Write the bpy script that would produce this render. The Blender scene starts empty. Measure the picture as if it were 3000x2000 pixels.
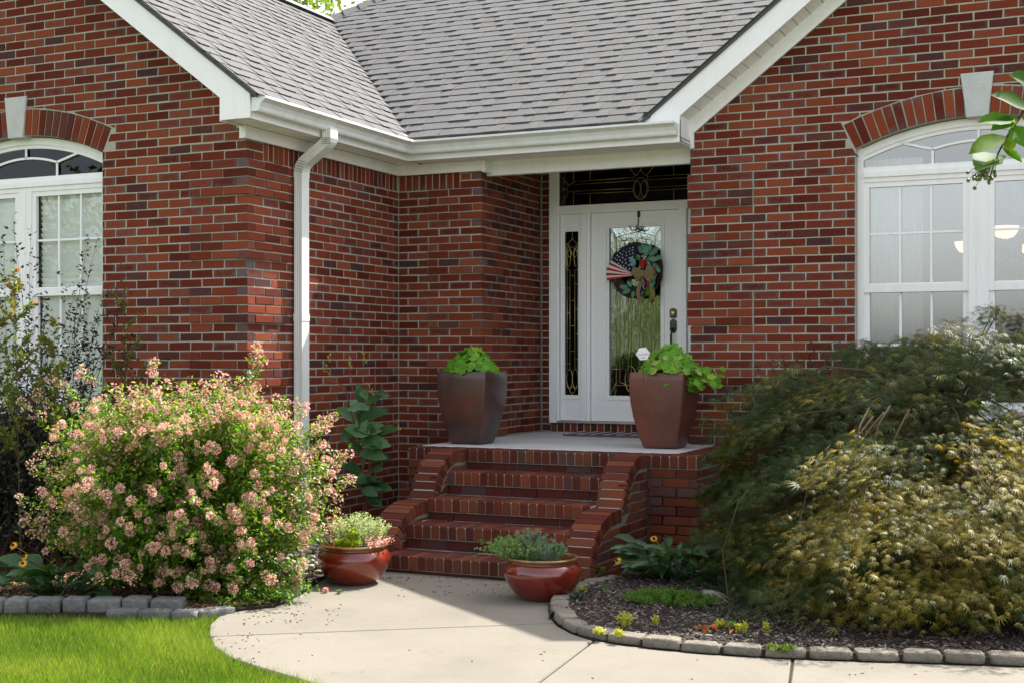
import bpy, math, random
import numpy as np
from mathutils import Vector, Matrix
random.seed(7); RNG = np.random.default_rng(7)
R = math.radians
scene = bpy.context.scene
C = scene.collection

# ------------------------------------------------------------------ camera, sky, sun, exposure
CAMH = 1.46
cam = bpy.data.cameras.new('camera'); camo = bpy.data.objects.new('camera', cam); C.objects.link(camo)
cam.sensor_width = 36; cam.lens = 3911 / 3000 * 36; cam.shift_y = 0.016
cam.clip_start = 0.05; cam.clip_end = 2000
camo.location = (0, 0, CAMH); camo.rotation_euler = (R(90), 0, R(24.71))
scene.camera = camo
SUN = Vector((0.32, 0.71, 1.0)).normalized()
elev = math.asin(SUN.z); azim = math.atan2(SUN.x, SUN.y)
world = bpy.data.worlds.new('World'); scene.world = world; world.use_nodes = True
nt = world.node_tree; nt.nodes.clear()
sky = nt.nodes.new('ShaderNodeTexSky'); sky.sky_type = 'NISHITA'; sky.sun_disc = False
sky.sun_elevation = elev; sky.sun_rotation = azim
sky.air_density = 1.0; sky.dust_density = 3.0; sky.ozone_density = 1.0; sky.altitude = 100
hs = nt.nodes.new('ShaderNodeHueSaturation'); hs.inputs['Saturation'].default_value = .28   # thin bright summer haze
bg = nt.nodes.new('ShaderNodeBackground'); bg.inputs[1].default_value = 0.10
out = nt.nodes.new('ShaderNodeOutputWorld')
nt.links.new(sky.outputs[0], hs.inputs['Color']); nt.links.new(hs.outputs[0], bg.inputs[0]); nt.links.new(bg.outputs[0], out.inputs[0])
sl = bpy.data.lights.new('sun', 'SUN'); sl.energy = 2.9; sl.angle = R(0.53); sl.color = (1, .95, .86)
so = bpy.data.objects.new('sun', sl); C.objects.link(so); so.rotation_euler = SUN.to_track_quat('Z', 'Y').to_euler()
so.location = (5, 12, 15)
vs = scene.view_settings; vs.view_transform = 'Standard'; vs.look = 'None'; vs.gamma = 1; vs.use_curve_mapping = False
vs.exposure = 2.15
scene.cycles.max_bounces = 8; scene.cycles.transparent_max_bounces = 24

# ------------------------------------------------------------------ calibrated photo geometry
SN, CS, F, HY = .4180, .9084, 3911.0, 1048.0
def on_y(px, Y):            # X of a photo column where it meets the upright plane y = Y
    u = (px - 1500) / F; return Y * (-SN + CS * u) / (CS + SN * u)
def on_x(px, X):
    u = (px - 1500) / F; return X * (CS + SN * u) / (-SN + CS * u)
def ground(px, py, z=0.0):  # spot on level ground
    d = (CAMH - z) * F / (py - HY); u = (px - 1500) / F
    return Vector(((-SN + CS * u) * d, (CS + SN * u) * d, z))
def at_depth(px, py, d):
    u = (px - 1500) / F
    return Vector(((-SN + CS * u) * d, (CS + SN * u) * d, CAMH + (HY - py) * d / F))
def height(px, py, Y):
    u = (px - 1500) / F; return CAMH + (HY - py) * (Y / (CS + SN * u)) / F

# ------------------------------------------------------------------ materials
def newmat(name):
    m = bpy.data.materials.new(name); m.use_nodes = True; return m, m.node_tree, m.node_tree.nodes['Principled BSDF']
def N(nt, t, **kw):
    n = nt.nodes.new(t)
    for k, v in kw.items(): setattr(n, k, v)
    return n
def L(nt, a, b): nt.links.new(a, b)
def noise(nt, scale, detail=4, rough=.55, vec=None):
    n = N(nt, 'ShaderNodeTexNoise'); n.inputs['Scale'].default_value = scale
    n.inputs['Detail'].default_value = detail; n.inputs['Roughness'].default_value = rough
    if vec is not None: L(nt, vec, n.inputs['Vector'])
    return n
def ramp(nt, fac, stops, interp='LINEAR'):
    r = N(nt, 'ShaderNodeValToRGB'); r.color_ramp.interpolation = interp
    while len(r.color_ramp.elements) < len(stops): r.color_ramp.elements.new(.5)
    for e, (p, c) in zip(r.color_ramp.elements, stops): e.position = p; e.color = (*c, 1)
    L(nt, fac, r.inputs[0]); return r
def objcoord(nt):
    return N(nt, 'ShaderNodeNewGeometry').outputs['Position']
def mixc(nt, fac, a, b, mode='MIX'):
    m = N(nt, 'ShaderNodeMix', data_type='RGBA', blend_type=mode)
    for s, v in ((m.inputs[0], fac), (m.inputs[6], a), (m.inputs[7], b)):
        if isinstance(v, (int, float)): s.default_value = v
        elif isinstance(v, tuple): s.default_value = (*v, 1)
        else: L(nt, v, s)
    return m.outputs[2]
def mathn(nt, op, a, b=None, c=None, clamp=False):
    m = N(nt, 'ShaderNodeMath', operation=op); m.use_clamp = clamp
    for i, v in enumerate((a, b, c)):
        if v is None: continue
        if isinstance(v, (int, float)): m.inputs[i].default_value = v
        else: L(nt, v, m.inputs[i])
    return m.outputs[0]
def bump(nt, bsdf, h, strength=.4, dist=.01):
    b = N(nt, 'ShaderNodeBump'); b.inputs['Strength'].default_value = strength; b.inputs['Distance'].default_value = dist
    L(nt, h, b.inputs['Height']); L(nt, b.outputs[0], bsdf.inputs['Normal']); return b
def attr(nt, name): return N(nt, 'ShaderNodeAttribute', attribute_name=name)

def plain(name, col, rough=.6, nscale=30, namt=.12, bs=.15, bd=.003, metal=0, coat=0, spec=None):
    m, t, b = newmat(name); p = objcoord(t)
    n1 = noise(t, nscale, 5, .6, p); n2 = noise(t, nscale * .12, 3, .5, p)
    s = mathn(t, 'ADD', mathn(t, 'MULTIPLY', n1.outputs[0], .5), mathn(t, 'MULTIPLY', n2.outputs[0], .5))
    r = ramp(t, s, [(.3, tuple(c * (1 - namt) for c in col)), (.7, tuple(min(1, c * (1 + namt)) for c in col))])
    L(t, r.outputs[0], b.inputs['Base Color']); b.inputs['Roughness'].default_value = rough
    b.inputs['Metallic'].default_value = metal; b.inputs['Coat Weight'].default_value = coat
    if spec is not None: b.inputs['Specular IOR Level'].default_value = spec
    if bs: bump(t, b, n1.outputs[0], bs, bd)
    return m

def brick_mat(name, reds, darks, flash=1.0, spots=0.0, grime=.06):
    m, t, b = newmat(name)
    tone = attr(t, 'tone'); bc = attr(t, 'bc')
    sp = N(t, 'ShaderNodeSeparateXYZ'); L(t, tone.outputs['Vector'], sp.inputs[0])
    sb = N(t, 'ShaderNodeSeparateXYZ'); L(t, bc.outputs['Vector'], sb.inputs[0])
    p = objcoord(t)
    base = ramp(t, sp.outputs[0], reds)
    fine = noise(t, 160, 6, .65, p); mid = noise(t, 22, 4, .6, p)
    mp = N(t, 'ShaderNodeMapping'); L(t, p, mp.inputs[0]); mp.inputs['Scale'].default_value = (260, 260, 12)
    stri = noise(t, 1.0, 3, .6, mp.outputs[0])
    col = mixc(t, mathn(t, 'MULTIPLY', stri.outputs[0], .35), base.outputs[0], tuple(c * .55 for c in reds[0][1]))
    # flashed (kiln-darkened) rims
    au = mathn(t, 'ABSOLUTE', sb.outputs[0]); az = mathn(t, 'ABSOLUTE', sb.outputs[1])
    e1 = mathn(t, 'POWER', au, 5.0); e2 = mathn(t, 'POWER', az, 2.6)
    e = mathn(t, 'ADD', mathn(t, 'MAXIMUM', e1, mathn(t, 'MULTIPLY', e2, .85)), mathn(t, 'MULTIPLY', mathn(t, 'SUBTRACT', mid.outputs[0], .5), 1.6), clamp=True)
    ef = mathn(t, 'MULTIPLY', mathn(t, 'MULTIPLY', e, sp.outputs[1]), flash, clamp=True)
    col = mixc(t, ef, col, darks[0])
    # whole dark bricks
    dk = mathn(t, 'MULTIPLY', sp.outputs[2], mathn(t, 'ADD', mathn(t, 'MULTIPLY', mid.outputs[0], .8), .45), clamp=True)
    col = mixc(t, dk, col, darks[1])
    pit = ramp(t, fine.outputs[0], [(.28, (.45, .45, .45)), (.42, (1, 1, 1))])
    col = mixc(t, .6, col, pit.outputs[0], 'MULTIPLY')
    if spots:
        w = noise(t, 55, 5, .7, p)
        wf = ramp(t, w.outputs[0], [(.66, (0, 0, 0)), (.72, (1, 1, 1))])
        col = mixc(t, mathn(t, 'MULTIPLY', wf.outputs[0], spots), col, (.38, .33, .31))
    big = noise(t, 2.2, 5, .65, p); gr = ramp(t, big.outputs[0], [(.45, (0, 0, 0)), (.75, (1, 1, 1))])
    col = mixc(t, mathn(t, 'MULTIPLY', gr.outputs[0], grime), col, (.045, .035, .028))
    L(t, col, b.inputs['Base Color']); b.inputs['Roughness'].default_value = .9
    b.inputs['Specular IOR Level'].default_value = .12
    h = mathn(t, 'ADD', fine.outputs[0], mathn(t, 'MULTIPLY', stri.outputs[0], .8))
    bump(t, b, h, .35, .003)
    return m
REDS = [(0, (.10, .018, .010)), (.3, (.16, .029, .014)), (.65, (.215, .043, .020)), (1, (.28, .070, .032))]
M = {}
M['brick'] = brick_mat('brick_red', REDS, [(.115, .098, .105), (.05, .03, .033)])
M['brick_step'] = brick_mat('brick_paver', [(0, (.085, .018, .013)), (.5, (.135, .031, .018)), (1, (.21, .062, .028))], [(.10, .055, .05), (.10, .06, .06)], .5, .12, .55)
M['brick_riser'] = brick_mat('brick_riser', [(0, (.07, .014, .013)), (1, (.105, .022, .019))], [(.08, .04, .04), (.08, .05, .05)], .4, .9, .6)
def mortar(name, col):
    m, t, b = newmat(name); p = objcoord(t); n1 = noise(t, 90, 6, .7, p); n2 = noise(t, 3, 3, .6, p)
    r = ramp(t, n1.outputs[0], [(.25, tuple(c * .62 for c in col)), (.6, col)])
    c2 = mixc(t, mathn(t, 'MULTIPLY', n2.outputs[0], .35), r.outputs[0], (.30, .30, .22))
    L(t, c2, b.inputs['Base Color']); b.inputs['Roughness'].default_value = .95; bump(t, b, n1.outputs[0], .6, .004); return m
M['mortar'] = mortar('mortar', (.44, .42, .34)); M['mortar_grey'] = mortar('mortar_grey', (.17, .155, .12))
M['mortar_pale'] = mortar('mortar_pale', (.50, .47, .42))
def white_paint(name, col=(.87, .86, .865), dirt=.2):
    m, t, b = newmat(name); p = objcoord(t)
    mp = N(t, 'ShaderNodeMapping'); L(t, p, mp.inputs[0]); mp.inputs['Scale'].default_value = (9, 9, 2.0)
    n = noise(t, 1.2, 6, .65, mp.outputs[0]); n2 = noise(t, 120, 3, .6, p)
    f = ramp(t, n.outputs[0], [(.46, (0, 0, 0)), (.78, (1, 1, 1))])
    c = mixc(t, mathn(t, 'MULTIPLY', f.outputs[0], dirt), col, (.50, .49, .45))
    L(t, c, b.inputs['Base Color']); b.inputs['Roughness'].default_value = .42; bump(t, b, n2.outputs[0], .05, .001); return m
M['white'] = white_paint('white_trim'); M['gutter'] = white_paint('gutter_white', (.74, .76, .75), .45)
M['door'] = white_paint('door_white', (.93, .94, .94), .05); M['soffit'] = white_paint('soffit_white', (.83, .82, .80), .2)
M['stone_key'] = plain('limestone', (.50, .51, .50), .9, 60, .15, .3)
def shingle_mat():
    m, t, b = newmat('asphalt_shingle'); p = objcoord(t); tone = attr(t, 'tone')
    n = noise(t, 240, 4, .8, p); n2 = noise(t, 1.6, 4, .6, p)
    r = ramp(t, n.outputs[0], [(.30, (.026, .0258, .026)), (.5, (.068, .0675, .068)), (.68, (.138, .137, .136))])
    tr = ramp(t, tone.outputs['Fac'], [(0, (.82, .82, .82)), (1, (1.08, 1.07, 1.04))])
    c = mixc(t, 1.0, r.outputs[0], tr.outputs[0], 'MULTIPLY')
    c = mixc(t, mathn(t, 'MULTIPLY', n2.outputs[0], .35), c, (.16, .155, .165))
    L(t, c, b.inputs['Base Color']); b.inputs['Roughness'].default_value = .93; bump(t, b, n.outputs[0], .6, .004); return m
M['shingle'] = shingle_mat(); M['black'] = plain('black_metal', (.012, .011, .010), .5)
M['edge_dark'] = plain('drip_edge', (.02, .02, .022), .7)
def concrete(name, col, crack=True):
    m, t, b = newmat(name); p = objcoord(t)
    n1 = noise(t, 130, 5, .75, p); n2 = noise(t, 1.5, 5, .6, p); n3 = noise(t, 9, 5, .7, p); n4 = noise(t, 420, 2, .5, p)
    r = ramp(t, n1.outputs[0], [(.3, tuple(c * .62 for c in col)), (.52, col), (.75, tuple(c * 1.15 for c in col))])
    c = mixc(t, mathn(t, 'MULTIPLY', ramp(t, n2.outputs[0], [(.42, (0, 0, 0)), (.68, (1, 1, 1))]).outputs[0], .34), r.outputs[0], tuple(x * .5 for x in col))
    c = mixc(t, mathn(t, 'MULTIPLY', ramp(t, n3.outputs[0], [(.56, (0, 0, 0)), (.70, (1, 1, 1))]).outputs[0], .28), c, tuple(x * .55 for x in col))
    c = mixc(t, mathn(t, 'MULTIPLY', ramp(t, n4.outputs[0], [(.26, (1, 1, 1)), (.34, (0, 0, 0))]).outputs[0], .5), c, (.16, .14, .12))
    wv = N(t, 'ShaderNodeTexVoronoi', feature='DISTANCE_TO_EDGE'); wv.inputs['Scale'].default_value = .55
    wp = N(t, 'ShaderNodeVectorMath', operation='ADD'); L(t, p, wp.inputs[0]); nn = noise(t, 2.5, 4, .6, p); L(t, nn.outputs['Color'], wp.inputs[1]); L(t, wp.outputs[0], wv.inputs['Vector'])
    cr = ramp(t, wv.outputs[0], [(.0, (1, 1, 1)), (.0035, (0, 0, 0))]); c = mixc(t, mathn(t, 'MULTIPLY', cr.outputs[0], .35), c, tuple(x * .3 for x in col))
    L(t, c, b.inputs['Base Color']); b.inputs['Roughness'].default_value = .92
    bump(t, b, mathn(t, 'ADD', n1.outputs[0], mathn(t, 'MULTIPLY', n3.outputs[0], .6)), .3, .006); return m
M['concrete'] = concrete('walk_concrete', (.172, .154, .124)); M['landing'] = concrete('landing_concrete', (.56, .55, .54))
M['dirt'] = plain('dark_soil', (.035, .026, .018), 1, 60, .4, .8, .02)
M['stone_l'] = plain('grey_stone', (.13, .13, .125), .95, 26, .45, 1, .02)
M['stone_r'] = plain('tan_stone', (.16, .142, .112), .95, 26, .4, 1, .02)
def tone_mat(name, stops, rough=.6, trans=.0, spec=.3, nz=0, coat=0, tcol=None):
    m, t, b = newmat(name); tone = attr(t, 'tone'); r = ramp(t, tone.outputs['Fac'], stops)
    col = r.outputs[0]
    p = objcoord(t)
    if nz:
        n = noise(t, nz, 3, .6, p); col = mixc(t, 1.0, col, ramp(t, n.outputs[0], [(.3, (.75, .75, .75)), (.7, (1.15, 1.15, 1.15))]).outputs[0], 'MULTIPLY')
    L(t, col, b.inputs['Base Color']); b.inputs['Roughness'].default_value = rough
    b.inputs['Specular IOR Level'].default_value = spec; b.inputs['Coat Weight'].default_value = coat
    if trans:
        tr = N(t, 'ShaderNodeBsdfTranslucent'); mx = N(t, 'ShaderNodeMixShader'); mx.inputs[0].default_value = trans
        tc = mixc(t, 1.0, col, tcol or (1.5, 1.6, .6), 'MULTIPLY'); L(t, tc, tr.inputs[0])
        o = t.nodes['Material Output']; L(t, b.outputs[0], mx.inputs[1]); L(t, tr.outputs[0], mx.inputs[2]); L(t, mx.outputs[0], o.inputs[0])
    return m
M['grass'] = tone_mat('grass_blade', [(0, (.055, .115, .012)), (.5, (.13, .20, .024)), (.85, (.20, .27, .04)), (1, (.33, .30, .11))], .5, .45, .3)
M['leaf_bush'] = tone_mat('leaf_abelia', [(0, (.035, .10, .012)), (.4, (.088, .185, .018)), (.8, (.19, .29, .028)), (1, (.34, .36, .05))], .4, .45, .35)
M['flower'] = tone_mat('pink_blossom', [(0, (.50, .22, .17)), (.45, (.69, .39, .33)), (.8, (.83, .58, .51)), (1, (.92, .82, .78))], .6, .35, .2, 0, 0, (1.2, 1, .9))
M['maple'] = tone_mat('leaf_maple', [(0, (.018, .042, .008)), (.35, (.042, .072, .010)), (.6, (.095, .09, .016)), (.8, (.30, .25, .03)), (1, (.46, .38, .14))], .45, .42, .28, 0, 0, (1.5, 1.3, .5))
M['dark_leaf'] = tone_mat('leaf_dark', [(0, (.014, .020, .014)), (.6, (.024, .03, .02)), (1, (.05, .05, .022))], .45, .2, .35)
M['sap_leaf'] = tone_mat('leaf_young', [(0, (.05, .10, .02)), (.6, (.15, .17, .03)), (1, (.30, .11, .06))], .45, .45, .35)
M['coral'] = tone_mat('leaf_planter', [(0, (.07, .22, .012)), (.6, (.15, .38, .02)), (.9, (.26, .46, .035)), (1, (.46, .48, .12))], .45, .4, .35, 60)
M['plantain'] = tone_mat('leaf_broad', [(0, (.018, .06, .015)), (1, (.05, .13, .03))], .38, .25, .5, 50)
M['poke'] = tone_mat('leaf_poke', [(0, (.03, .08, .03)), (1, (.07, .16, .05))], .45, .25, .4, 30)
M['azalea'] = tone_mat('leaf_azalea', [(0, (.014, .04, .02)), (.8, (.03, .075, .035)), (1, (.09, .08, .03))], .35, .2, .5)
M['thyme'] = tone_mat('leaf_thyme', [(0, (.20, .26, .12)), (.6, (.42, .46, .28)), (1, (.62, .62, .48))], .6, .3, .2)
M['sedum'] = tone_mat('leaf_sedum', [(0, (.28, .40, .02)), (1, (.52, .58, .05))], .5, .35, .3)
M['herb'] = tone_mat('leaf_herb', [(0, (.08, .14, .045)), (.5, (.15, .25, .08)), (.8, (.24, .34, .13)), (1, (.32, .38, .18))], .55, .3, .3)
M['herb_blue'] = tone_mat('leaf_lavender', [(0, (.10, .15, .11)), (1, (.24, .31, .23))], .6, .3, .3)
M['lettuce'] = tone_mat('leaf_rosette', [(0, (.06, .17, .03)), (1, (.20, .38, .09))], .45, .35, .3)
M['cover'] = tone_mat('leaf_cover', [(0, (.05, .12, .015)), (1, (.14, .26, .03))], .5, .35, .3)
M['weed'] = tone_mat('leaf_weed', [(0, (.30, .32, .04)), (1, (.55, .50, .08))], .5, .4, .3)
M['orange_leaf'] = tone_mat('leaf_orange', [(0, (.30, .09, .02)), (1, (.55, .17, .04))], .6, .3, .3)
M['twig'] = plain('twig_bark', (.075, .042, .022), .85, 60, .3, .3)
M['bark'] = plain('tree_bark', (.14, .10, .07), .9, 18, .35, .8, .02)
M['stem_green'] = plain('green_stem', (.10, .15, .04), .7)
M['stem_red'] = plain('red_stem', (.16, .03, .03), .6)
M['yellow'] = tone_mat('petal_yellow', [(0, (.75, .33, .01)), (1, (.95, .50, .02))], .6, .3)
M['cone'] = plain('flower_cone', (.035, .018, .010), .9)
M['mulch'] = tone_mat('mulch_chip', [(0, (.022, .017, .015)), (.4, (.06, .047, .04)), (.8, (.13, .105, .09)), (1, (.30, .25, .20))], .9, 0, .2, 80)
M['mulch_sunlit'] = tone_mat('mulch_chip_sunlit', [(0, (.05, .03, .015)), (.5, (.17, .10, .05)), (1, (.40, .28, .17))], .9, 0, .2, 80)  # lighter, warmer copy of the mulch: sunlight put into its colour
M['pebble'] = tone_mat('pebble', [(0, (.18, .15, .10)), (.5, (.27, .24, .18)), (1, (.38, .36, .31))], .65, 0, .3, 40)
M['litter'] = tone_mat('leaf_litter', [(0, (.03, .018, .01)), (1, (.13, .07, .03))], .9, 0, .1)
M['berry'] = tone_mat('berry', [(0, (.06, .11, .02)), (1, (.16, .15, .04))], .35, 0, .5)
M['branch_leaf'] = tone_mat('leaf_branch', [(0, (.035, .10, .008)), (.7, (.07, .18, .012)), (1, (.15, .19, .02))], .55, .45, .15, 40)
M['tree_leaf'] = tone_mat('leaf_tree', [(0, (.05, .10, .015)), (.6, (.11, .17, .025)), (1, (.28, .28, .04))], .5, .45, .3)
def grass_base():
    m, t, b = newmat('lawn_soil'); p = objcoord(t); n = noise(t, 60, 5, .7, p); n2 = noise(t, .6, 3, .5, p)
    r = ramp(t, n.outputs[0], [(.3, (.035, .045, .015)), (.6, (.085, .11, .035))]); L(t, mixc(t, mathn(t, 'MULTIPLY', n2.outputs[0], .3), r.outputs[0], (.11, .13, .05)), b.inputs['Base Color'])
    b.inputs['Roughness'].default_value = .95; bump(t, b, n.outputs[0], .8, .02); return m
M['lawn'] = grass_base()
def glaze(name, c1, c2, c3, rough, coat, scale=3, dust=0.):
    m, t, b = newmat(name); p = objcoord(t); n = noise(t, scale, 5, .6, p); n2 = noise(t, 40, 5, .7, p); n3 = noise(t, 9, 5, .75, p)
    r = ramp(t, n.outputs[0], [(.32, c1), (.5, c2), (.68, c3)])
    c = mixc(t, mathn(t, 'MULTIPLY', ramp(t, n2.outputs[0], [(.6, (0, 0, 0)), (.75, (1, 1, 1))]).outputs[0], .25 + dust), r.outputs[0], tuple(min(1, x * 2.2 + .06) for x in c2))
    c = mixc(t, mathn(t, 'MULTIPLY', ramp(t, n3.outputs[0], [(.62, (0, 0, 0)), (.7, (1, 1, 1))]).outputs[0], dust), c, (.25, .2, .17))
    L(t, c, b.inputs['Base Color']); b.inputs['Roughness'].default_value = rough; b.inputs['Coat Weight'].default_value = coat
    b.inputs['Coat Roughness'].default_value = .08; bump(t, b, n2.outputs[0], .08, .003); return m
M['bowl'] = glaze('red_glaze', (.10, .006, .004), (.15, .011, .006), (.22, .035, .012), .22, .9)
M['bowl_rim'] = glaze('amber_glaze', (.13, .05, .012), (.20, .09, .02), (.10, .025, .012), .3, .7, 14)
M['pot_dark'] = glaze('gunmetal_clay', (.038, .019, .016), (.066, .031, .026), (.12, .030, .018), .40, .25, 2.6, .12)
M['pot_red'] = glaze('rust_clay', (.085, .026, .018), (.115, .036, .025), (.15, .040, .024), .5, .2, 2.6, .16)
def glass_mat(name, gloss, tint, rough=.0, wav=0, gcol=(.9, .95, 1)):
    m, t, b = newmat(name); t.nodes.remove(b); o = t.nodes['Material Output']
    tr = N(t, 'ShaderNodeBsdfTransparent'); tr.inputs[0].default_value = (*tint, 1)
    gl = N(t, 'ShaderNodeBsdfGlossy'); gl.inputs['Roughness'].default_value = rough; gl.inputs[0].default_value = (*gcol, 1)
    fr = N(t, 'ShaderNodeLayerWeight'); fr.inputs[0].default_value = .5
    f = mathn(t, 'ADD', mathn(t, 'MULTIPLY', mathn(t, 'POWER', fr.outputs['Facing'], 4.0), .35), gloss, clamp=True)
    mx = N(t, 'ShaderNodeMixShader'); L(t, f, mx.inputs[0]); L(t, tr.outputs[0], mx.inputs[1]); L(t, gl.outputs[0], mx.inputs[2]); L(t, mx.outputs[0], o.inputs[0])
    if wav:
        p = objcoord(t); mp = N(t, 'ShaderNodeMapping'); L(t, p, mp.inputs[0]); mp.inputs['Scale'].default_value = (1, 1, .45)
        n = noise(t, wav, 3, .6, mp.outputs[0]); bb = N(t, 'ShaderNodeBump'); bb.inputs['Strength'].default_value = .16; bb.inputs['Distance'].default_value = .012
        L(t, n.outputs[0], bb.inputs['Height']); L(t, bb.outputs[0], gl.inputs['Normal'])
    return m
M['glass'] = glass_mat('window_glass', .24, (.82, .83, .83), gcol=(.80, .82, .81)); M['glass_left'] = glass_mat('window_glass_left', .03, (.97, .98, .97))
M['glass_dark'] = glass_mat('leaded_glass', .03, (.5, .5, .5)); M['glass_door'] = glass_mat('textured_glass', .38, (.45, .5, .5), .02, 16)
M['brass'] = plain('brass_came', (.62, .52, .20), .32, 60, .1, 0, metal=.75); M['silver'] = plain('zinc_came', (.6, .6, .55), .3, 60, .1, 0, metal=.8)
M['bronze'] = plain('aged_bronze', (.075, .068, .052), .4, 60, .2, 0, metal=.7)
M['blind'] = plain('blind_white', (.82, .84, .82), .5, 30, .03, 0); M['curtain'] = tone_mat('curtain_sheer', [(0, (.75, .77, .78)), (1, (.85, .86, .87))], .8, .4, .2, 0, 0, (1, 1, 1))
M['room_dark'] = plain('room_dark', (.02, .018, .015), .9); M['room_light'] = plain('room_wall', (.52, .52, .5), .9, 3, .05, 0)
def emis(name, col, s):
    m, t, b = newmat(name); b.inputs['Base Color'].default_value = (*col, 1); b.inputs['Emission Color'].default_value = (*col, 1); b.inputs['Emission Strength'].default_value = s; return m
M['lamp'] = emis('lamp_glass', (1, .56, .30), .75)
M['vine'] = plain('grapevine', (.075, .042, .028), .9, 80, .35, .5); M['burlap'] = plain('burlap', (.27, .19, .09), .95, 300, .3, .6, .002)
M['navy'] = plain('navy_cloth', (.012, .014, .045), .85, 200, .15, .3); M['red_cloth'] = plain('red_cloth', (.42, .03, .025), .85, 200, .15, .3)
M['white_cloth'] = plain('white_cloth', (.72, .70, .68), .85, 200, .05, .3); M['rose'] = plain('rose_red', (.45, .012, .01), .7, 90, .2)
M['teal'] = tone_mat('teal_leaf', [(0, (.09, .25, .16)), (.6, (.20, .44, .30)), (1, (.20, .50, .50))], .6, .2, .2, 80)
M['sign'] = plain('sign_white', (.82, .82, .84), .5, 40, .05, 0); M['ink'] = plain('ink', (.02, .02, .022), .7, 40, 0, 0)
M['mat_weave'] = plain('doormat_weave', (.16, .09, .10), .95, 120, .5, .8, .004)

# ------------------------------------------------------------------ mesh helpers
def link(name, me, mat=None, parent=None):
    o = bpy.data.objects.new(name, me); C.objects.link(o)
    if mat is not None:
        for x in (mat if isinstance(mat, (list, tuple)) else [mat]): me.materials.append(x)
    if parent is not None: o.parent = parent
    return o
def tag(o, label=None, cat=None, group=None, kind=None):
    if label: o['label'] = label
    if cat: o['category'] = cat
    if group: o['group'] = group
    if kind: o['kind'] = kind
    return o
def empty(name, loc, label=None, cat=None, group=None, rz=0):
    o = bpy.data.objects.new(name, None); C.objects.link(o); o.location = loc; o.rotation_euler.z = rz; o.empty_display_size = .2
    bpy.context.view_layer.update()
    return tag(o, label, cat, group)
def put(o, parent):          # parent while keeping world-space vertices
    o.parent = parent
    o.matrix_parent_inverse = parent.matrix_world.inverted() if parent.matrix_world != Matrix() else Matrix()
    return o
class MB:
    def __init__(s): s.v = []; s.f = []; s.m = []; s.tone = []; s.bc = []
    def add(s, vs, fs, mi=0, tone=(.5, 0, 0), bc=None):
        o = len(s.v); s.v += [tuple(v) for v in vs]
        s.f += [tuple(i + o for i in f) for f in fs]; s.m += [mi] * len(fs)
        s.tone += [tone] * len(vs); s.bc += (bc if bc else [(0, 0, 0)] * len(vs)); return s
    def box(s, a, b, mi=0, tone=(.5, 0, 0)):
        x0, y0, z0 = a; x1, y1, z1 = b
        s.add([(x0, y0, z0), (x1, y0, z0), (x1, y1, z0), (x0, y1, z0), (x0, y0, z1), (x1, y0, z1), (x1, y1, z1), (x0, y1, z1)],
              [(0, 3, 2, 1), (4, 5, 6, 7), (0, 1, 5, 4), (1, 2, 6, 5), (2, 3, 7, 6), (3, 0, 4, 7)], mi, tone); return s
    def tube(s, pts, rad, n=6, mi=0, tone=(.5, 0, 0), cap=True):
        pts = [Vector(p) for p in pts]; k = len(pts)
        if not hasattr(rad, '__len__'): rad = [rad] * k
        vs = []; up = Vector((0, 0, 1))
        for i, p in enumerate(pts):
            d = (pts[min(i + 1, k - 1)] - pts[max(i - 1, 0)])
            if d.length < 1e-9: d = Vector((0, 0, 1))
            d.normalize(); a = d.cross(up if abs(d.z) < .95 else Vector((1, 0, 0))).normalized(); b = d.cross(a)
            for j in range(n):
                t = 2 * math.pi * j / n; vs.append(p + (a * math.cos(t) + b * math.sin(t)) * rad[i])
        fs = [(i * n + j, i * n + (j + 1) % n, (i + 1) * n + (j + 1) % n, (i + 1) * n + j) for i in range(k - 1) for j in range(n)]
        if cap: fs += [tuple(range(n))[::-1], tuple((k - 1) * n + j for j in range(n))]
        s.add(vs, fs, mi, tone); return s
    def bar(s, p, q, w, h, nrm, mi=0, tone=(.5, 0, 0)):   # rectangular bar p->q, width w in plane, thickness h along nrm (centred)
        p, q, nrm = Vector(p), Vector(q), Vector(nrm).normalized(); d = (q - p).normalized(); a = d.cross(nrm).normalized() * (w / 2); b = nrm * (h / 2)
        vs = [p - a - b, p + a - b, p + a + b, p - a + b, q - a - b, q + a - b, q + a + b, q - a + b]
        s.add(vs, [(0, 1, 2, 3), (7, 6, 5, 4), (0, 4, 5, 1), (1, 5, 6, 2), (2, 6, 7, 3), (3, 7, 4, 0)], mi, tone); return s
    def lathe(s, prof, c, n=32, mi=0, tone=(.5, 0, 0)):
        vs = [(c[0] + r * math.cos(2 * math.pi * j / n), c[1] + r * math.sin(2 * math.pi * j / n), c[2] + z) for r, z in prof for j in range(n)]
        fs = [(i * n + j, i * n + (j + 1) % n, (i + 1) * n + (j + 1) % n, (i + 1) * n + j) for i in range(len(prof) - 1) for j in range(n)]
        s.add(vs, fs, mi, tone); return s
    def prism(s, poly, z0, z1, mi=0, ch=0, tone=(.5, 0, 0)):
        n = len(poly); c = (sum(p[0] for p in poly) / n, sum(p[1] for p in poly) / n)
        vs = [(p[0], p[1], z0) for p in poly] + [(p[0], p[1], z1 - ch) for p in poly]
        fs = [tuple(range(n))[::-1]] + [(i, (i + 1) % n, n + (i + 1) % n, n + i) for i in range(n)]
        if ch:
            ins = inset(poly, ch); vs += [(p[0], p[1], z1) for p in ins]
            fs += [(n + i, n + (i + 1) % n, 2 * n + (i + 1) % n, 2 * n + i) for i in range(n)] + [tuple(range(2 * n, 3 * n))]
        else: fs += [tuple(range(n, 2 * n))]
        s.add(vs, fs, mi, tone); return s
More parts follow.
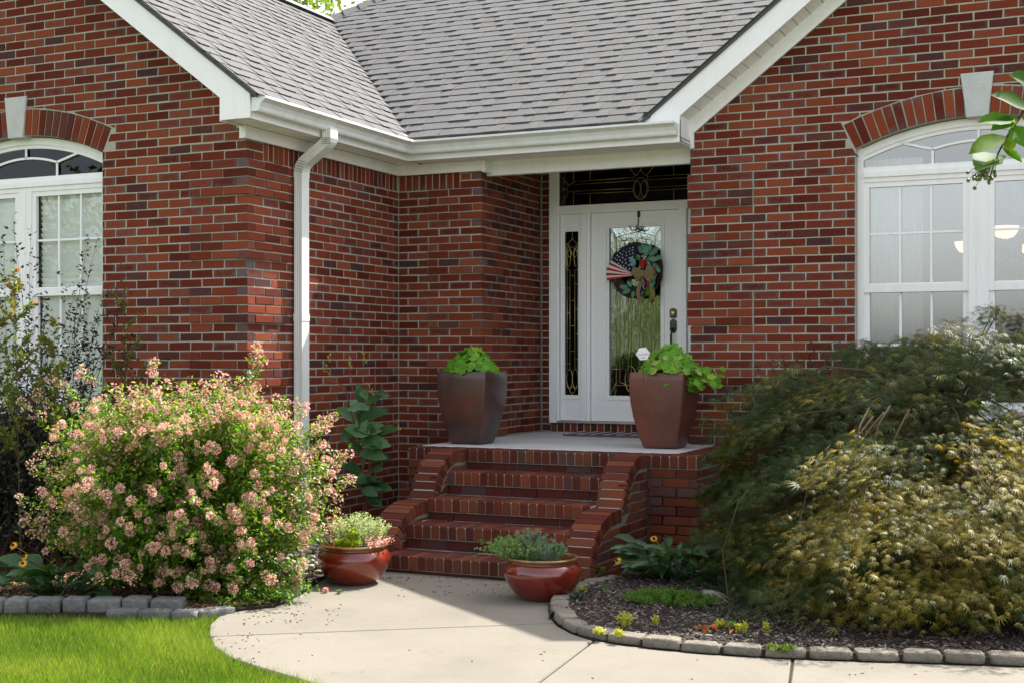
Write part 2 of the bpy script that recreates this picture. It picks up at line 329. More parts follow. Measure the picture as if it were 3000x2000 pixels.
    def build(s, name, mat, parent=None, smooth=False, offset=None):
        me = bpy.data.meshes.new(name)
        vs = s.v if offset is None else [(v[0] - offset[0], v[1] - offset[1], v[2] - offset[2]) for v in s.v]
        me.from_pydata(vs, [], s.f)
        if any(s.m): me.polygons.foreach_set('material_index', s.m)
        a = me.attributes.new('tone', 'FLOAT_VECTOR', 'POINT'); a.data.foreach_set('vector', np.array(s.tone, dtype=np.float32).ravel())
        b = me.attributes.new('bc', 'FLOAT_VECTOR', 'POINT'); b.data.foreach_set('vector', np.array(s.bc, dtype=np.float32).ravel())
        if smooth: me.polygons.foreach_set('use_smooth', [True] * len(me.polygons))
        me.update()
        o = link(name, me, mat)
        if parent is not None: put(o, parent)
        return o
def inset(poly, d):
    n = len(poly); A = sum(poly[i][0] * poly[(i + 1) % n][1] - poly[(i + 1) % n][0] * poly[i][1] for i in range(n)); sg = 1 if A > 0 else -1
    res = []
    for i in range(n):
        p0, p1, p2 = poly[i - 1], poly[i], poly[(i + 1) % n]
        e1 = (p1[0] - p0[0], p1[1] - p0[1]); e2 = (p2[0] - p1[0], p2[1] - p1[1])
        l1 = math.hypot(*e1) or 1e-9; l2 = math.hypot(*e2) or 1e-9
        n1 = (-e1[1] / l1 * sg, e1[0] / l1 * sg); n2 = (-e2[1] / l2 * sg, e2[0] / l2 * sg)
        k = 1 + n1[0] * n2[0] + n1[1] * n2[1]; k = max(k, .35)
        res.append((p1[0] + d * (n1[0] + n2[0]) / k, p1[1] + d * (n1[1] + n2[1]) / k))
    return res
def clip(poly, a, b, c):      # keep a*x + b*y <= c
    res = []
    for i in range(len(poly)):
        p, q = poly[i - 1], poly[i]; dp = a * p[0] + b * p[1] - c; dq = a * q[0] + b * q[1] - c
        if (dp <= 0) != (dq <= 0):
            t = dp / (dp - dq); res.append((p[0] + t * (q[0] - p[0]), p[1] + t * (q[1] - p[1])))
        if dq <= 0: res.append(q)
    return res
def area(poly): return abs(sum(poly[i - 1][0] * poly[i][1] - poly[i][0] * poly[i - 1][1] for i in range(len(poly)))) / 2
# vectorised scatter of a small template
def basis(d, n):
    d = d / np.maximum(np.linalg.norm(d, axis=1, keepdims=True), 1e-9)
    s = np.cross(d, n); s = s / np.maximum(np.linalg.norm(s, axis=1, keepdims=True), 1e-9)
    n2 = np.cross(s, d); return np.stack([s, d, n2], axis=2)      # columns: side, along, normal
def scatter(name, tv, tf, pos, Rm, scale, tone, mat, parent=None, kind=None, mi=None):
    tv = np.asarray(tv, float); n = len(pos); k = len(tv); scale = np.asarray(scale, float)
    if scale.ndim == 1: scale = scale[:, None].repeat(3, 1)
    V = np.einsum('nij,nkj->nki', Rm, tv[None] * scale[:, None, :]) + pos[:, None, :]
    V = V.reshape(-1, 3); fs = np.array([len(f) for f in tf]); flat = np.concatenate([np.array(f) for f in tf])
    loops = (flat[None] + (np.arange(n) * k)[:, None]).ravel().astype(np.int32)
    tot = np.tile(fs, n).astype(np.int32); start = np.concatenate([[0], np.cumsum(tot)[:-1]]).astype(np.int32)
    me = bpy.data.meshes.new(name); me.vertices.add(len(V)); me.vertices.foreach_set('co', V.ravel().astype(np.float32))
    me.loops.add(len(loops)); me.loops.foreach_set('vertex_index', loops)
    me.polygons.add(len(tot)); me.polygons.foreach_set('loop_start', start); me.polygons.foreach_set('loop_total', tot)
    a = me.attributes.new('tone', 'FLOAT_VECTOR', 'POINT'); T = np.zeros((len(V), 3), np.float32); T[:, :] = np.repeat(tone, k)[:, None]; a.data.foreach_set('vector', T.ravel())
    me.update(calc_edges=True); me.validate(); o = link(name, me, mat)
    if parent is not None: put(o, parent)
    if kind: o['kind'] = kind
    return o
LEAF = ([(0, 0, 0), (.5, .42, .10), (0, .5, 0), (-.5, .42, .10), (0, 1, -.06)], [(0, 1, 2), (0, 2, 3), (1, 4, 2), (2, 4, 3)])
BLADE = ([(-.5, 0, 0), (.5, 0, 0), (.32, .55, .06), (-.32, .55, .06), (0, 1, .26)], [(0, 1, 2, 3), (3, 2, 4)])
BROAD = ([(0, 0, 0), (.36, .22, .05), (.5, .5, .07), (.3, .8, .02), (0, 1, -.1), (-.3, .8, .02), (-.5, .5, .07), (-.36, .22, .05), (0, .25, -.03), (0, .55, -.03), (0, .8, -.05)],
         [(0, 1, 8), (1, 2, 9, 8), (2, 3, 10, 9), (3, 4, 10), (0, 8, 7), (8, 9, 6, 7), (9, 10, 5, 6), (10, 4, 5)])
def rnd_unit(n):
    v = RNG.normal(size=(n, 3)); return v / np.linalg.norm(v, axis=1, keepdims=True)
# ================================================================== THE HOUSE
house = empty('brick_house', (-4.5, 10.4, 0), 'red brick house with two gabled wings, grey shingle roof and white trim', 'house')
W, CR, Z0 = .207, .0677, .0238
class Frame:
    def __init__(s, O, ud, n): s.O = Vector((O[0], O[1], 0)); s.u = Vector((*ud, 0)); s.n = Vector((*n, 0))
    def __call__(s, u, z, d=0.): return s.O + s.u * u + s.n * d + Vector((0, 0, z))
    def key(s): return (round(s.u.x), round(s.u.y), round(s.n.x), round(s.n.y))
def fbox(mb, fr, u0, u1, z0, z1, d0, d1, mi=0, tone=(.5, 0, 0)):
    vs = [fr(u, z, d) for d in (d0, d1) for z in (z0, z1) for u in (u0, u1)]
    mb.add(vs, [(0, 1, 3, 2), (4, 6, 7, 5), (0, 4, 5, 1), (2, 3, 7, 6), (0, 2, 6, 4), (1, 5, 7, 3)], mi, tone); return mb
BRICKS = []
def brick_shape(fr, poly, proud, depth, rnd, ch=.0035, flashp=.45, darkp=.10, jit=.0020, tone=None):
    n = len(poly); us = [p[0] for p in poly]; zs = [p[1] for p in poly]
    cu, cz = (min(us) + max(us)) / 2, (min(zs) + max(zs)) / 2; hu, hz = max((max(us) - min(us)) / 2, .01), max((max(zs) - min(zs)) / 2, .01)
    pj = [(p[0] + rnd.uniform(-jit, jit), p[1] + rnd.uniform(-jit, jit)) for p in poly]; pi = inset(pj, ch)
    dd = proud + rnd.uniform(-.0022, .0022)
    O = fr(cu, cz, proud)
    vs = [fr(p[0], p[1], dd - depth) - O for p in pj] + [fr(p[0], p[1], dd - ch) - O for p in pj] + [fr(p[0], p[1], dd + rnd.uniform(-.0008, .0008)) - O for p in pi]
    fs = [(i, (i + 1) % n, n + (i + 1) % n, n + i) for i in range(n)] + [(n + i, n + (i + 1) % n, 2 * n + (i + 1) % n, 2 * n + i) for i in range(n)] + [tuple(range(2 * n, 3 * n))]
    bc = [((p[0] - cu) / hu, (p[1] - cz) / hz, 0) for p in pj] * 2 + [((p[0] - cu) / hu, (p[1] - cz) / hz, 0) for p in pi]
    if tone is None:
        tone = (rnd.random(), .25 + .75 * rnd.random() if rnd.random() < flashp else .08, rnd.uniform(.45, .95) if rnd.random() < darkp else 0)
    return O, vs, fs, bc, tone
def add_brick(wall, fr, poly, proud=0, depth=.092, full=False, kind='brick', **kw):
    if len(poly) < 3 or area(poly) < .0006: return
    us = [p[0] for p in poly]; zs = [p[1] for p in poly]
    if max(us) - min(us) < .012 or max(zs) - min(zs) < .008: return
    c = fr((min(us) + max(us)) / 2, (min(zs) + max(zs)) / 2); v = Vector((0, 0, CAMH)) - c
    d = v.length; fx = (c.x * CS + c.y * SN) / (c.y * CS - c.x * SN)
    pxs = 1500 + fx * F; pys = HY - (c.z - CAMH) * F / (c.y * CS - c.x * SN)
    score = area(poly) * abs(v.normalized().dot(fr.n)) / d ** 2
    if not (-30 < pxs < 3030 and -30 < pys < 2030): score = -1
    BRICKS.append(dict(wall=wall, fr=fr, poly=poly, proud=proud, depth=depth, full=full, score=score, kw=kw, mat=kw.pop('mat', 'brick')))
def rect(u0, u1, z0, z1): return [(u0, z0), (u1, z0), (u1, z1), (u0, z1)]
J = .005
def lay(wall, fr, umax, z0, z1, corner, through_par, tops=(), win=None, quoin=True, soldier=None, uend=None, zmin_u=None):
    k = 0
    while Z0 + k * CR < z1:
        za, zb = Z0 + k * CR + J, Z0 + (k + 1) * CR - J
        if zb < z0: k += 1; continue
        pr = quoin and (k - 32) % 7 < 4 and za < 2.95; through = (k % 2 == through_par)
        proud = .02 if pr else 0
        if corner:
            start = (-.02 if pr else 0) if through else (.0825 if pr else .1025)
            bounds = [0] if through else [.1035]
        else:
            start = -.02 if pr else 0; bounds = [0] if through else [0, .1035]
        b = bounds[:]
        while b[-1] < umax: b.append(b[-1] + W)
        if pr:
            b = sorted(set([round(x, 4) for x in b] + [.5175]))
        for i in range(len(b) - 1):
            u0, u1 = b[i] + J, b[i + 1] - J
            if i == 0: u0 = start
            u1 = min(u1, umax)
            if u1 - u0 < .012: continue
            p = proud if u1 < .5175 else 0
            if soldier and zb > soldier[0] and u1 > soldier[1]:
                if za >= soldier[0] - .001:
                    if u0 < soldier[1] - .02: u1 = soldier[1] - J
                    else: continue
            poly = rect(u0, u1, max(za, z0), min(zb, z1))
            for (a, bb, c) in tops: poly = clip(poly, a, bb, c) if poly else poly
            if win and poly:
                uc, hw, sill, cz, Rr, ro = win; m = (u0 + u1) / 2; zc = (za + zb) / 2
                phi = math.asin(hw / Rr); zsp = cz + Rr * math.cos(phi)
                ang = math.atan2(m - uc, zc - cz); rr = math.hypot(m - uc, zc - cz)
                if zb > sill:
                    corner_r = max(math.hypot(q[0] - uc, q[1] - cz) for q in poly)
                    if zc > zsp - .01 and abs(ang) < phi + .005 and min(math.hypot(q[0] - uc, q[1] - cz) for q in poly) < ro + .01:
                        if False: 
                            # beside / under the keystone
                            sgn = 1 if m > uc else -1
                            kk = .125 if zc > cz + ro else .09
                            poly = clip(poly, -sgn, 0, -sgn * uc - kk)
                            if not poly: continue
                        na, nz = math.sin(ang), math.cos(ang); poly = clip(poly, -na, -nz, -(uc * na + cz * nz + ro + .009))
                    elif zb > zsp and abs(ang) >= phi + .005 and abs(m - uc) < hw + .35 and rr < ro + .12:
                        sgn = 1 if m > uc else -1
                        # keep outside of skewback line through centre at angle phi
                        a_, b_ = -sgn * math.cos(phi), math.sin(phi)
                        poly = clip(poly, a_, b_, a_ * uc + b_ * cz - .011)
                    elif zb <= zsp + .02:
                        if u1 > uc - hw and u0 < uc - hw: poly = clip(poly, 1, 0, uc - hw - .002)
                        elif u0 < uc + hw and u1 > uc + hw: poly = clip(poly, -1, 0, -(uc + hw + .002))
                        elif u0 >= uc - hw and u1 <= uc + hw: poly = []
            if not poly: continue
            full = len(poly) == 4 and abs((u1 - u0) - (W - 2 * J)) < .002 and not tops and not win
            add_brick(wall, fr, poly, p, .092, full)
        k += 1
    if soldier:
        u = soldier[1] + J
        while u < umax - .02:
            add_brick(wall, fr, rect(u, min(u + CR - 2 * J, umax), soldier[0] + J, soldier[0] + .193), 0, .092); u += CR
def quoin_mortar(mb, fr, z1, u0=-.012, u1=.5175, z0=0):
    for g in range(-5, 4):
        za = Z0 + (32 + 7 * g) * CR; zb = za + 4 * CR
        if zb < z0 or za > z1: continue
        fbox(mb, fr, u0, u1, max(za, z0) + .004, min(zb, z1) - .004, -.05, .011)
def arch_ring(wall, fr, uc, cz, Rr, ro, hw):
    phi = math.asin(hw / Rr); ka = .085 / Rr
    n = 12; st = (phi - ka) / n
    for sgn in (-1, 1):
        for i in range(n):
            a0 = ka + i * st + .0022; a1 = ka + (i + 1) * st - .0022
            pl = [(uc + sgn * r * math.sin(a), cz + r * math.cos(a)) for r, a in ((Rr + .006, a0), (Rr + .006, a1), (ro, a1), (ro, a0))]
            add_brick(wall, fr, pl, .004, .10, False, flashp=.5, darkp=.1)
def wall_core(name, fr, strips, mat='mortar', th=.16, extra=None):
    mb = MB(); MD = -.0045
    for (u0, u1, zl, zh, n) in strips:
        for i in range(n):
            a, b = u0 + (u1 - u0) * i / n, u0 + (u1 - u0) * (i + 1) / n
            vs = [fr(a, zl(a), MD), fr(b, zl(b), MD), fr(b, zh(b), MD), fr(a, zh(a), MD), fr(a, zl(a), -th), fr(b, zl(b), -th), fr(b, zh(b), -th), fr(a, zh(a), -th)]
            fs = [(0, 1, 2, 3), (7, 6, 5, 4), (0, 4, 5, 1), (3, 2, 6, 7)]
            if i == 0: fs.append((0, 3, 7, 4))
            if i == n - 1: fs.append((1, 5, 6, 2))
            mb.add(vs, fs)
    if extra: extra(mb)
    return mb.build(name, M[mat], house)
WIN = dict(hw=.89, sill=1.0, Rr=2.13, ro=2.34)
SP = 3.05; CZ = 3.25 - 2.13
def gable_strips(umax, uc, top):
    hw = WIN['hw'] - .004; R_ = WIN['Rr'] + .004
    arch = lambda u: CZ + math.sqrt(max(R_ ** 2 - (u - uc) ** 2, 0))
    g = lambda z: (lambda u: z)
    s = [(.009, uc - hw, g(-.1), top, 8), (uc + hw, umax, g(-.1), top, 8), (uc - hw, uc + hw, g(-.1), g(WIN['sill']), 1), (uc - hw, uc + hw, arch, top, 24)]
    return s
# --- left wing front
FA = Frame((-5.90, 8.14), (-1, 0), (0, -1))
topA = lambda u: min(3.40 + .75 * u, 3.40 + .75 * (4.6 - u))
wallA = wall_core('gable_wall', FA, gable_strips(4.6, 2.26, topA), extra=lambda mb: quoin_mortar(mb, FA, 2.95))
lay(wallA, FA, 4.6, 0, 6, True, 1, tops=[(-.75, 1, 3.40), (.75, 1, 3.40 + 3.45)], win=(2.26, .89, 1.0, CZ, 2.13, 2.34))
arch_ring(wallA, FA, 2.26, CZ, 2.13, 2.34, .89)
# --- left wing side wall
FB = Frame((-5.90, 8.14), (0, 1), (1, 0))
g = lambda z: (lambda u: z)
wallB = wall_core('side_wall', FB, [(.0095, 2.26, g(-.1), g(3.3), 1)], extra=lambda mb: quoin_mortar(mb, FB, 3.0))
lay(wallB, FB, 2.256, 0, 3.16, True, 0, soldier=(2.935, .207))
# --- pier beside the entry
FC = Frame((-5.08, 10.40), (-1, 0), (0, -1))
wallC = wall_core('pier_wall', FC, [(.009, .835, g(-.1), g(3.3), 1)], extra=lambda mb: quoin_mortar(mb, FC, 3.0))
lay(wallC, FC, .817, 0, 3.16, True, 1, soldier=(2.935, .207))
FD = Frame((-5.08, 10.40), (0, 1), (1, 0))
wallD = wall_core('entry_side_wall', FD, [(.0095, 1.31, g(.6), g(3.4), 1)], extra=lambda mb: quoin_mortar(mb, FD, 2.95, z0=.7))
lay(wallD, FD, 1.29, .765, 3.36, True, 0)
FE = Frame((-5.08, 11.70), (1, 0), (0, -1))
wallE = wall_core('entry_return_wall', FE, [(.006, .098, g(.6), g(3.4), 1)])
k = 11
while Z0 + k * CR < 3.36:
    if Z0 + (k + 1) * CR > .77: add_brick(wallE, FE, rect(.012, .098, max(Z0 + k * CR + J, .765), Z0 + (k + 1) * CR - J), 0, .09, darkp=.3)
    k += 1
# --- right wing front
FF = Frame((-3.20, 10.40), (1, 0), (0, -1))
topF = lambda u: min(3.40 + .77 * u, 3.40 + .77 * (4.4 - u))
def ex(mb):
    quoin_mortar(mb, FF, 2.95, -.016)
    fbox(mb, FF, 0.003, .16, -.1, 3.4, -1.5, -.16)        # side of the entry recess
    for gg in range(-5, 3):
        za = Z0 + (32 + 7 * gg) * CR
wallF = wall_core('gable_wall', FF, gable_strips(4.4, 2.2, topF), extra=ex)
lay(wallF, FF, 4.4, 0, 6, False, 1, tops=[(-.77, 1, 3.40), (.77, 1, 3.40 + 3.388)], win=(2.2, .89, 1.0, CZ, 2.13, 2.34))
arch_ring(wallF, FF, 2.2, CZ, 2.13, 2.34, .89)
for fr, uc, wl in ((FA, 2.26, wallA), (FF, 2.2, wallF)):   # keystones
    mb = MB(); O, vs, fs, bc, tn = brick_shape(fr, [(uc - .078, 3.235), (uc + .078, 3.235), (uc + .118, 3.565), (uc - .118, 3.565)], .02, .12, random, .005)
    mb.add([v + O for v in vs], fs, 0, tn, bc); mb.build('keystone', M['stone_key'], wl)
# threshold course of dark bricks under the door
wallS = wall_core('threshold_wall', Frame((-4.98, 11.70), (1, 0), (0, -1)), [(0, 1.78, g(.5), g(.845), 1)], th=.12)
FS = Frame((-4.98, 11.70), (1, 0), (0, -1)); u = .006
while u < 1.76:
    add_brick(wallS, FS, rect(u, u + .0577, .765, .848), .0, .1, darkp=.7, flashp=.8); u += CR
# --- back and side shells (plain, away from the view)
mb = MB()
for a, b in (((-10.6, 17.9, -.1), (2.0, 18.1, 3.3)), ((-10.66, 8.2, -.1), (-10.5, 17.9, 3.3)), ((1.04, 10.3, -.1), (1.2, 17.9, 3.3))): mb.box(a, b)
mb.build('rear_wall', M['mortar'], house)

# ------------------------------------------------------------------ trim: frieze, fascia, soffit, rakes
def bx(name, a, b, mat, parent=house, ch=0):
    mb = MB(); mb.box(a, b); o = mb.build(name, M[mat], parent)
    return o
SZ = 3.163
bx('frieze_board', (-5.895, 8.075, 3.073), (-5.868, 10.36, SZ), 'white')
bx('frieze_board', (-5.868, 10.355, 3.073), (-5.05, 10.383, SZ), 'white')
bx('frieze_board', (-5.075, 10.50, 3.045), (-3.205, 10.56, SZ + .1), 'white')   # entry beam, set back
bx('frieze_board', (-5.05, 10.355, 3.06), (-5.022, 10.56, SZ), 'white')
bx('corner_board', (-5.93, 8.085, 3.073), (-5.897, 8.13, SZ), 'white')
# eave fascias
bx('fascia_board', (-5.668, 7.84, SZ - .004), (-5.646, 10.142, 3.325), 'white')
bx('fascia_board', (-5.646, 10.12, SZ - .004), (-3.20, 10.142, 3.335), 'white')
# soffit panels, each with a shadow groove
def soffit_run(n0, n1, step, axis, c0, c1, z):
    t = n0
    while t < n1 - .01:
        e = min(t + step - .006, n1); mb = MB()
        if axis == 'y': mb.box((c0, t, z), (c1, e, z + .012)); mb.box((c0, t + step * .48, z - .003), (c1, t + step * .52, z + .001))
        else: mb.box((t, c0, z), (e, c1, z + .012)); mb.box((t + step * .48, c0, z - .003), (t + step * .52, c1, z + .001))
        mb.build('soffit_panel', M['soffit'], house); t += step
soffit_run(7.90, 10.36, .1, 'y', -5.87, -5.668, SZ + .004)
soffit_run(-5.63, -3.2, .1, 'x', 10.142, 10.50, SZ + .004)
bx('soffit_backing', (-5.88, 7.87, SZ + .02), (-5.668, 10.6, SZ + .03), 'edge_dark'); bx('soffit_backing', (-5.9, 10.142, SZ + .031), (-3.2, 10.6, SZ + .04), 'edge_dark')
bx('entry_ceiling', (-5.2, 10.56, 3.36), (-3.1, 11.9, 3.40), 'soffit')
for (x, y) in ((-5.765, 7.98), (-3.42, 10.27)):
    mb = MB(); mb.lathe([(.055, 0), (.052, -.006), (.044, -.006), (.042, -.001), (.030, -.001), (.028, -.005), (0.001, -.005)], (x, y, SZ + .003), 24); mb.build('soffit_vent', M['soffit'], house, True)
# gable returns (box ends of the rakes) and rake boards
def rake(fr_y, wall_y, X0, z_up0, p, sgn, Xr, fw, Xs):
    """fascia board of a gable from the eave (X0) up to the ridge (Xr)."""
    zu = lambda x: z_up0 + p * abs(x - X0)
    mb = MB(); vs = []
    for y in (fr_y, fr_y + .024):
        vs += [(X0, y, SZ - .002), (Xs, y, SZ - .002), (Xs, y, zu(Xs) - fw), (Xr, y, zu(Xr) - fw), (Xr, y, zu(Xr)), (X0, y, zu(X0))]
    mb.add(vs, [(0, 1, 2, 5), (2, 3, 4, 5), (6, 11, 8, 7), (8, 11, 10, 9)] + [(0, 6, 7, 1), (1, 7, 8, 2), (2, 8, 9, 3), (5, 4, 10, 11), (0, 5, 11, 6), (3, 9, 10, 4)])
    mb.build('rake_board', M['white'], house)
    # underside
    mb = MB(); d = .02
    mb.add([(Xs, fr_y + .024, zu(Xs) - fw + d), (Xr, fr_y + .024, zu(Xr) - fw + d), (Xr, wall_y, zu(Xr) - fw + d), (Xs, wall_y, zu(Xs) - fw + d)], [(0, 1, 2, 3)])
    return mb, zu
# left wing: right slope of its gable
mb, zuL = rake(7.82, 8.14, -5.646, 3.333, .75, -1, -8.2, .205, -5.90); mb.build('rake_soffit', M['soffit'], house)
mb = MB(); zl2 = lambda x: 3.333 + .75 * (x + 10.754)
mb.add([(-10.75, 7.82, 3.16), (-8.2, 7.82, 5.04), (-8.2, 7.82, 5.2485), (-10.75, 7.82, 3.336), (-10.75, 7.844, 3.16), (-8.2, 7.844, 5.04), (-8.2, 7.844, 5.2485), (-10.75, 7.844, 3.336)],
       [(0, 1, 2, 3), (4, 7, 6, 5), (0, 4, 5, 1), (3, 2, 6, 7)]); mb.build('rake_board', M['white'], house)
bx('rake_return', (-5.925, 7.844, SZ - .004), (-5.900, 8.12, 3.36), 'white'); bx('rake_return', (-5.900, 7.844, SZ), (-5.67, 7.90, SZ + .012), 'soffit')
# right wing: left slope of its gable
mb, zuR = rake(10.118, 10.40, -3.49, 3.355, .77, 1, -1.0, .212, -3.20)
bx('rake_return', (-3.222, 10.142, SZ - .003), (-3.200, 10.39, 3.39), 'white')
mb2 = MB(); mb2.add([(1.5, 10.118, 3.16), (-1.0, 10.118, 5.06), (-1.0, 10.118, 5.272), (1.5, 10.118, 3.347), (1.5, 10.142, 3.16), (-1.0, 10.142, 5.06), (-1.0, 10.142, 5.272), (1.5, 10.142, 3.347)],
       [(0, 1, 2, 3), (4, 7, 6, 5), (0, 4, 5, 1), (3, 2, 6, 7)]); mb2.build('rake_board', M['white'], house)
mb.build('soffit_backing', M['edge_dark'], house)
cosp = 1 / math.hypot(1, .77); X = -3.20
while X < -1.0:       # sloping soffit boards of the right rake
    X1 = min(X + .098, -1.0); mb = MB(); z = lambda x, h=0: zuR(x) - .212 + h
    for (xa, xb, h) in ((X, X1 - .007, .004), (X + .042, X + .047, .001)):
        vs = [(x, y, z(x, hh)) for hh in (h, h + .01) for x in (xa, xb) for y in (10.142, 10.372)]
        mb.add(vs, [(0, 1, 3, 2), (4, 6, 7, 5), (0, 4, 5, 1), (2, 3, 7, 6), (0, 2, 6, 4), (1, 5, 7, 3)])
    mb.build('soffit_panel', M['soffit'], house); X += .098
for (xa, xb, s) in ((-3.20, -1.0, 1), (-1.0, 1.2, -1)):       # frieze along the right gable
    zf = lambda x: 3.355 - .212 + .77 * ((x + 3.49) if s > 0 else (1.49 - x)); mb = MB()
    vs = [(x, y, zf(x) + h) for y in (10.372, 10.398) for x in (xa, xb) for h in (-.125, .004)]
    mb.add(vs, [(0, 1, 3, 2), (4, 6, 7, 5), (0, 4, 5, 1), (2, 3, 7, 6), (0, 2, 6, 4), (1, 5, 7, 3)]); mb.build('frieze_board', M['white'], house)
bx('corner_board', (-3.197, 10.378, SZ - .02), (-3.165, 10.398, 3.27), 'white')

# ------------------------------------------------------------------ gutters and downspout
gp = [(0, .0), (.058, 0), (.066, .012), (.072, .035), (.088, .062), (.112, .078), (.126, .086), (.126, .104), (.116, .106), (.116, .098), (.006, .098)]
def gutter(pts, name='gutter'):
    mb = MB(); n = len(gp)
    vs = [(x, y, z) for ring in pts for (x, y, z) in ring]
    fs = [(i * n + j, i * n + (j + 1) % n, (i + 1) * n + (j + 1) % n, (i + 1) * n + j) for i in range(len(pts) - 1) for j in range(n)]
    fs += [tuple(range(n))[::-1], tuple((len(pts) - 1) * n + j for j in range(n))]
    mb.add(vs, fs); return mb.build(name, M['gutter'], house)
GZ = 3.208; gx = -5.645; gy = 10.118
gutter([[(gx + d, 7.835, GZ + z) for d, z in gp], [(gx + d, gy - d - .04, GZ + z) for d, z in gp]])
gutter([[(gx + d + .04, gy - d, GZ + z) for d, z in gp], [(-3.212, gy - d, GZ + z) for d, z in gp]])
gp_big = [(d * 1.03 + .001, z * 1.02 - .001) for d, z in gp]
gp0 = gp; gp = gp_big
gutter([[(gx + d, gy - d - .07, GZ + z) for d, z in gp], [(gx + d, gy - d, GZ + z) for d, z in gp], [(gx + d + .07, gy - d, GZ + z) for d, z in gp]], 'gutter_corner')
gp = gp0
bx('splash_guard', (gx + .012, gy - .165, GZ + .1), (gx + .016, gy - .0, GZ + .165), 'gutter'); bx('splash_guard', (gx + .02, gy - .016, GZ + .1), (gx + .17, gy - .012, GZ + .160), 'gutter')
mb = MB(); P = []
def sq_tube(mb, pts, wx, wy):
    vs = []
    for i, p in enumerate(pts):
        p = Vector(p); a = Vector(pts[max(i - 1, 0)]); b = Vector(pts[min(i + 1, len(pts) - 1)]); d = (b - a).normalized()
        sx = d.cross(Vector((0, 1, 0))).normalized() * -1
        q = []
        prof = [(-1, -1), (-.5, -1), (-.42, -.93), (-.1, -.93), (0, -1), (.1, -.93), (.42, -.93), (.5, -1), (1, -1), (1, -.55), (.93, -.45), (.93, -.1), (1, 0), (.93, .1), (.93, .45), (1, .55), (1, 1), (-1, 1)]
        for (u, v) in prof: vs.append(p + sx * u * wx / 2 + Vector((0, v * wy / 2, 0)))
    n = 18
    mb.add(vs, [(i * n + j, i * n + (j + 1) % n, (i + 1) * n + (j + 1) % n, (i + 1) * n + j) for i in range(len(pts) - 1) for j in range(n)] + [tuple(range(n))[::-1], tuple((len(pts) - 1) * n + j for j in range(n))])
DX, DY = -5.845, 8.775
up = [(-5.585, DY, 3.225), (-5.585, DY, 3.15), (-5.590, DY, 3.135), (-5.600, DY, 3.122), (-5.612, DY, 3.11), (-5.80, DY, 2.985), (-5.818, DY, 2.968), (-5.832, DY, 2.948), (-5.841, DY, 2.925), (DX, DY, 2.90), (DX, DY, 2.86)]
mb = MB(); sq_tube(mb, up, .078, .105); mb.build('downspout_elbow', M['gutter'], house)
mb = MB(); sq_tube(mb, [(DX, DY, 2.87), (DX, DY, 1.76)], .072, .1); mb.build('downspout', M['gutter'], house)
mb = MB(); sq_tube(mb, [(DX, DY, 1.78), (DX, DY, .16), (DX + .02, DY, .11), (DX + .12, DY, .06), (DX + .3, DY, .03)], .074, .102); mb.build('downspout', M['gutter'], house)
mb = MB(); sq_tube(mb, [(DX, DY, 1.80), (DX, DY, 1.745)], .080, .108); mb.build('downspout_strap', M['gutter'], house)
mb = MB()
for z in np.arange(2.905, 2.99, .013): pass
mb = MB()
for i in range(5):
    t = i / 4; a = Vector((-5.843 + .03 * t, DY, 2.905 + .075 * t)); mb.bar(a + Vector((-.04, -.0535, .012)), a + Vector((.044, -.0535, -.010)), .003, .002, (0, 1, 0))
for i in range(4): z = 3.155 - i * .014; mb.bar((-5.628, DY - .0535, z - .004), (-5.545, DY - .0535, z - .012), .003, .002, (0, 1, 0))
mb.build('elbow_crimps', M['edge_dark'], house)

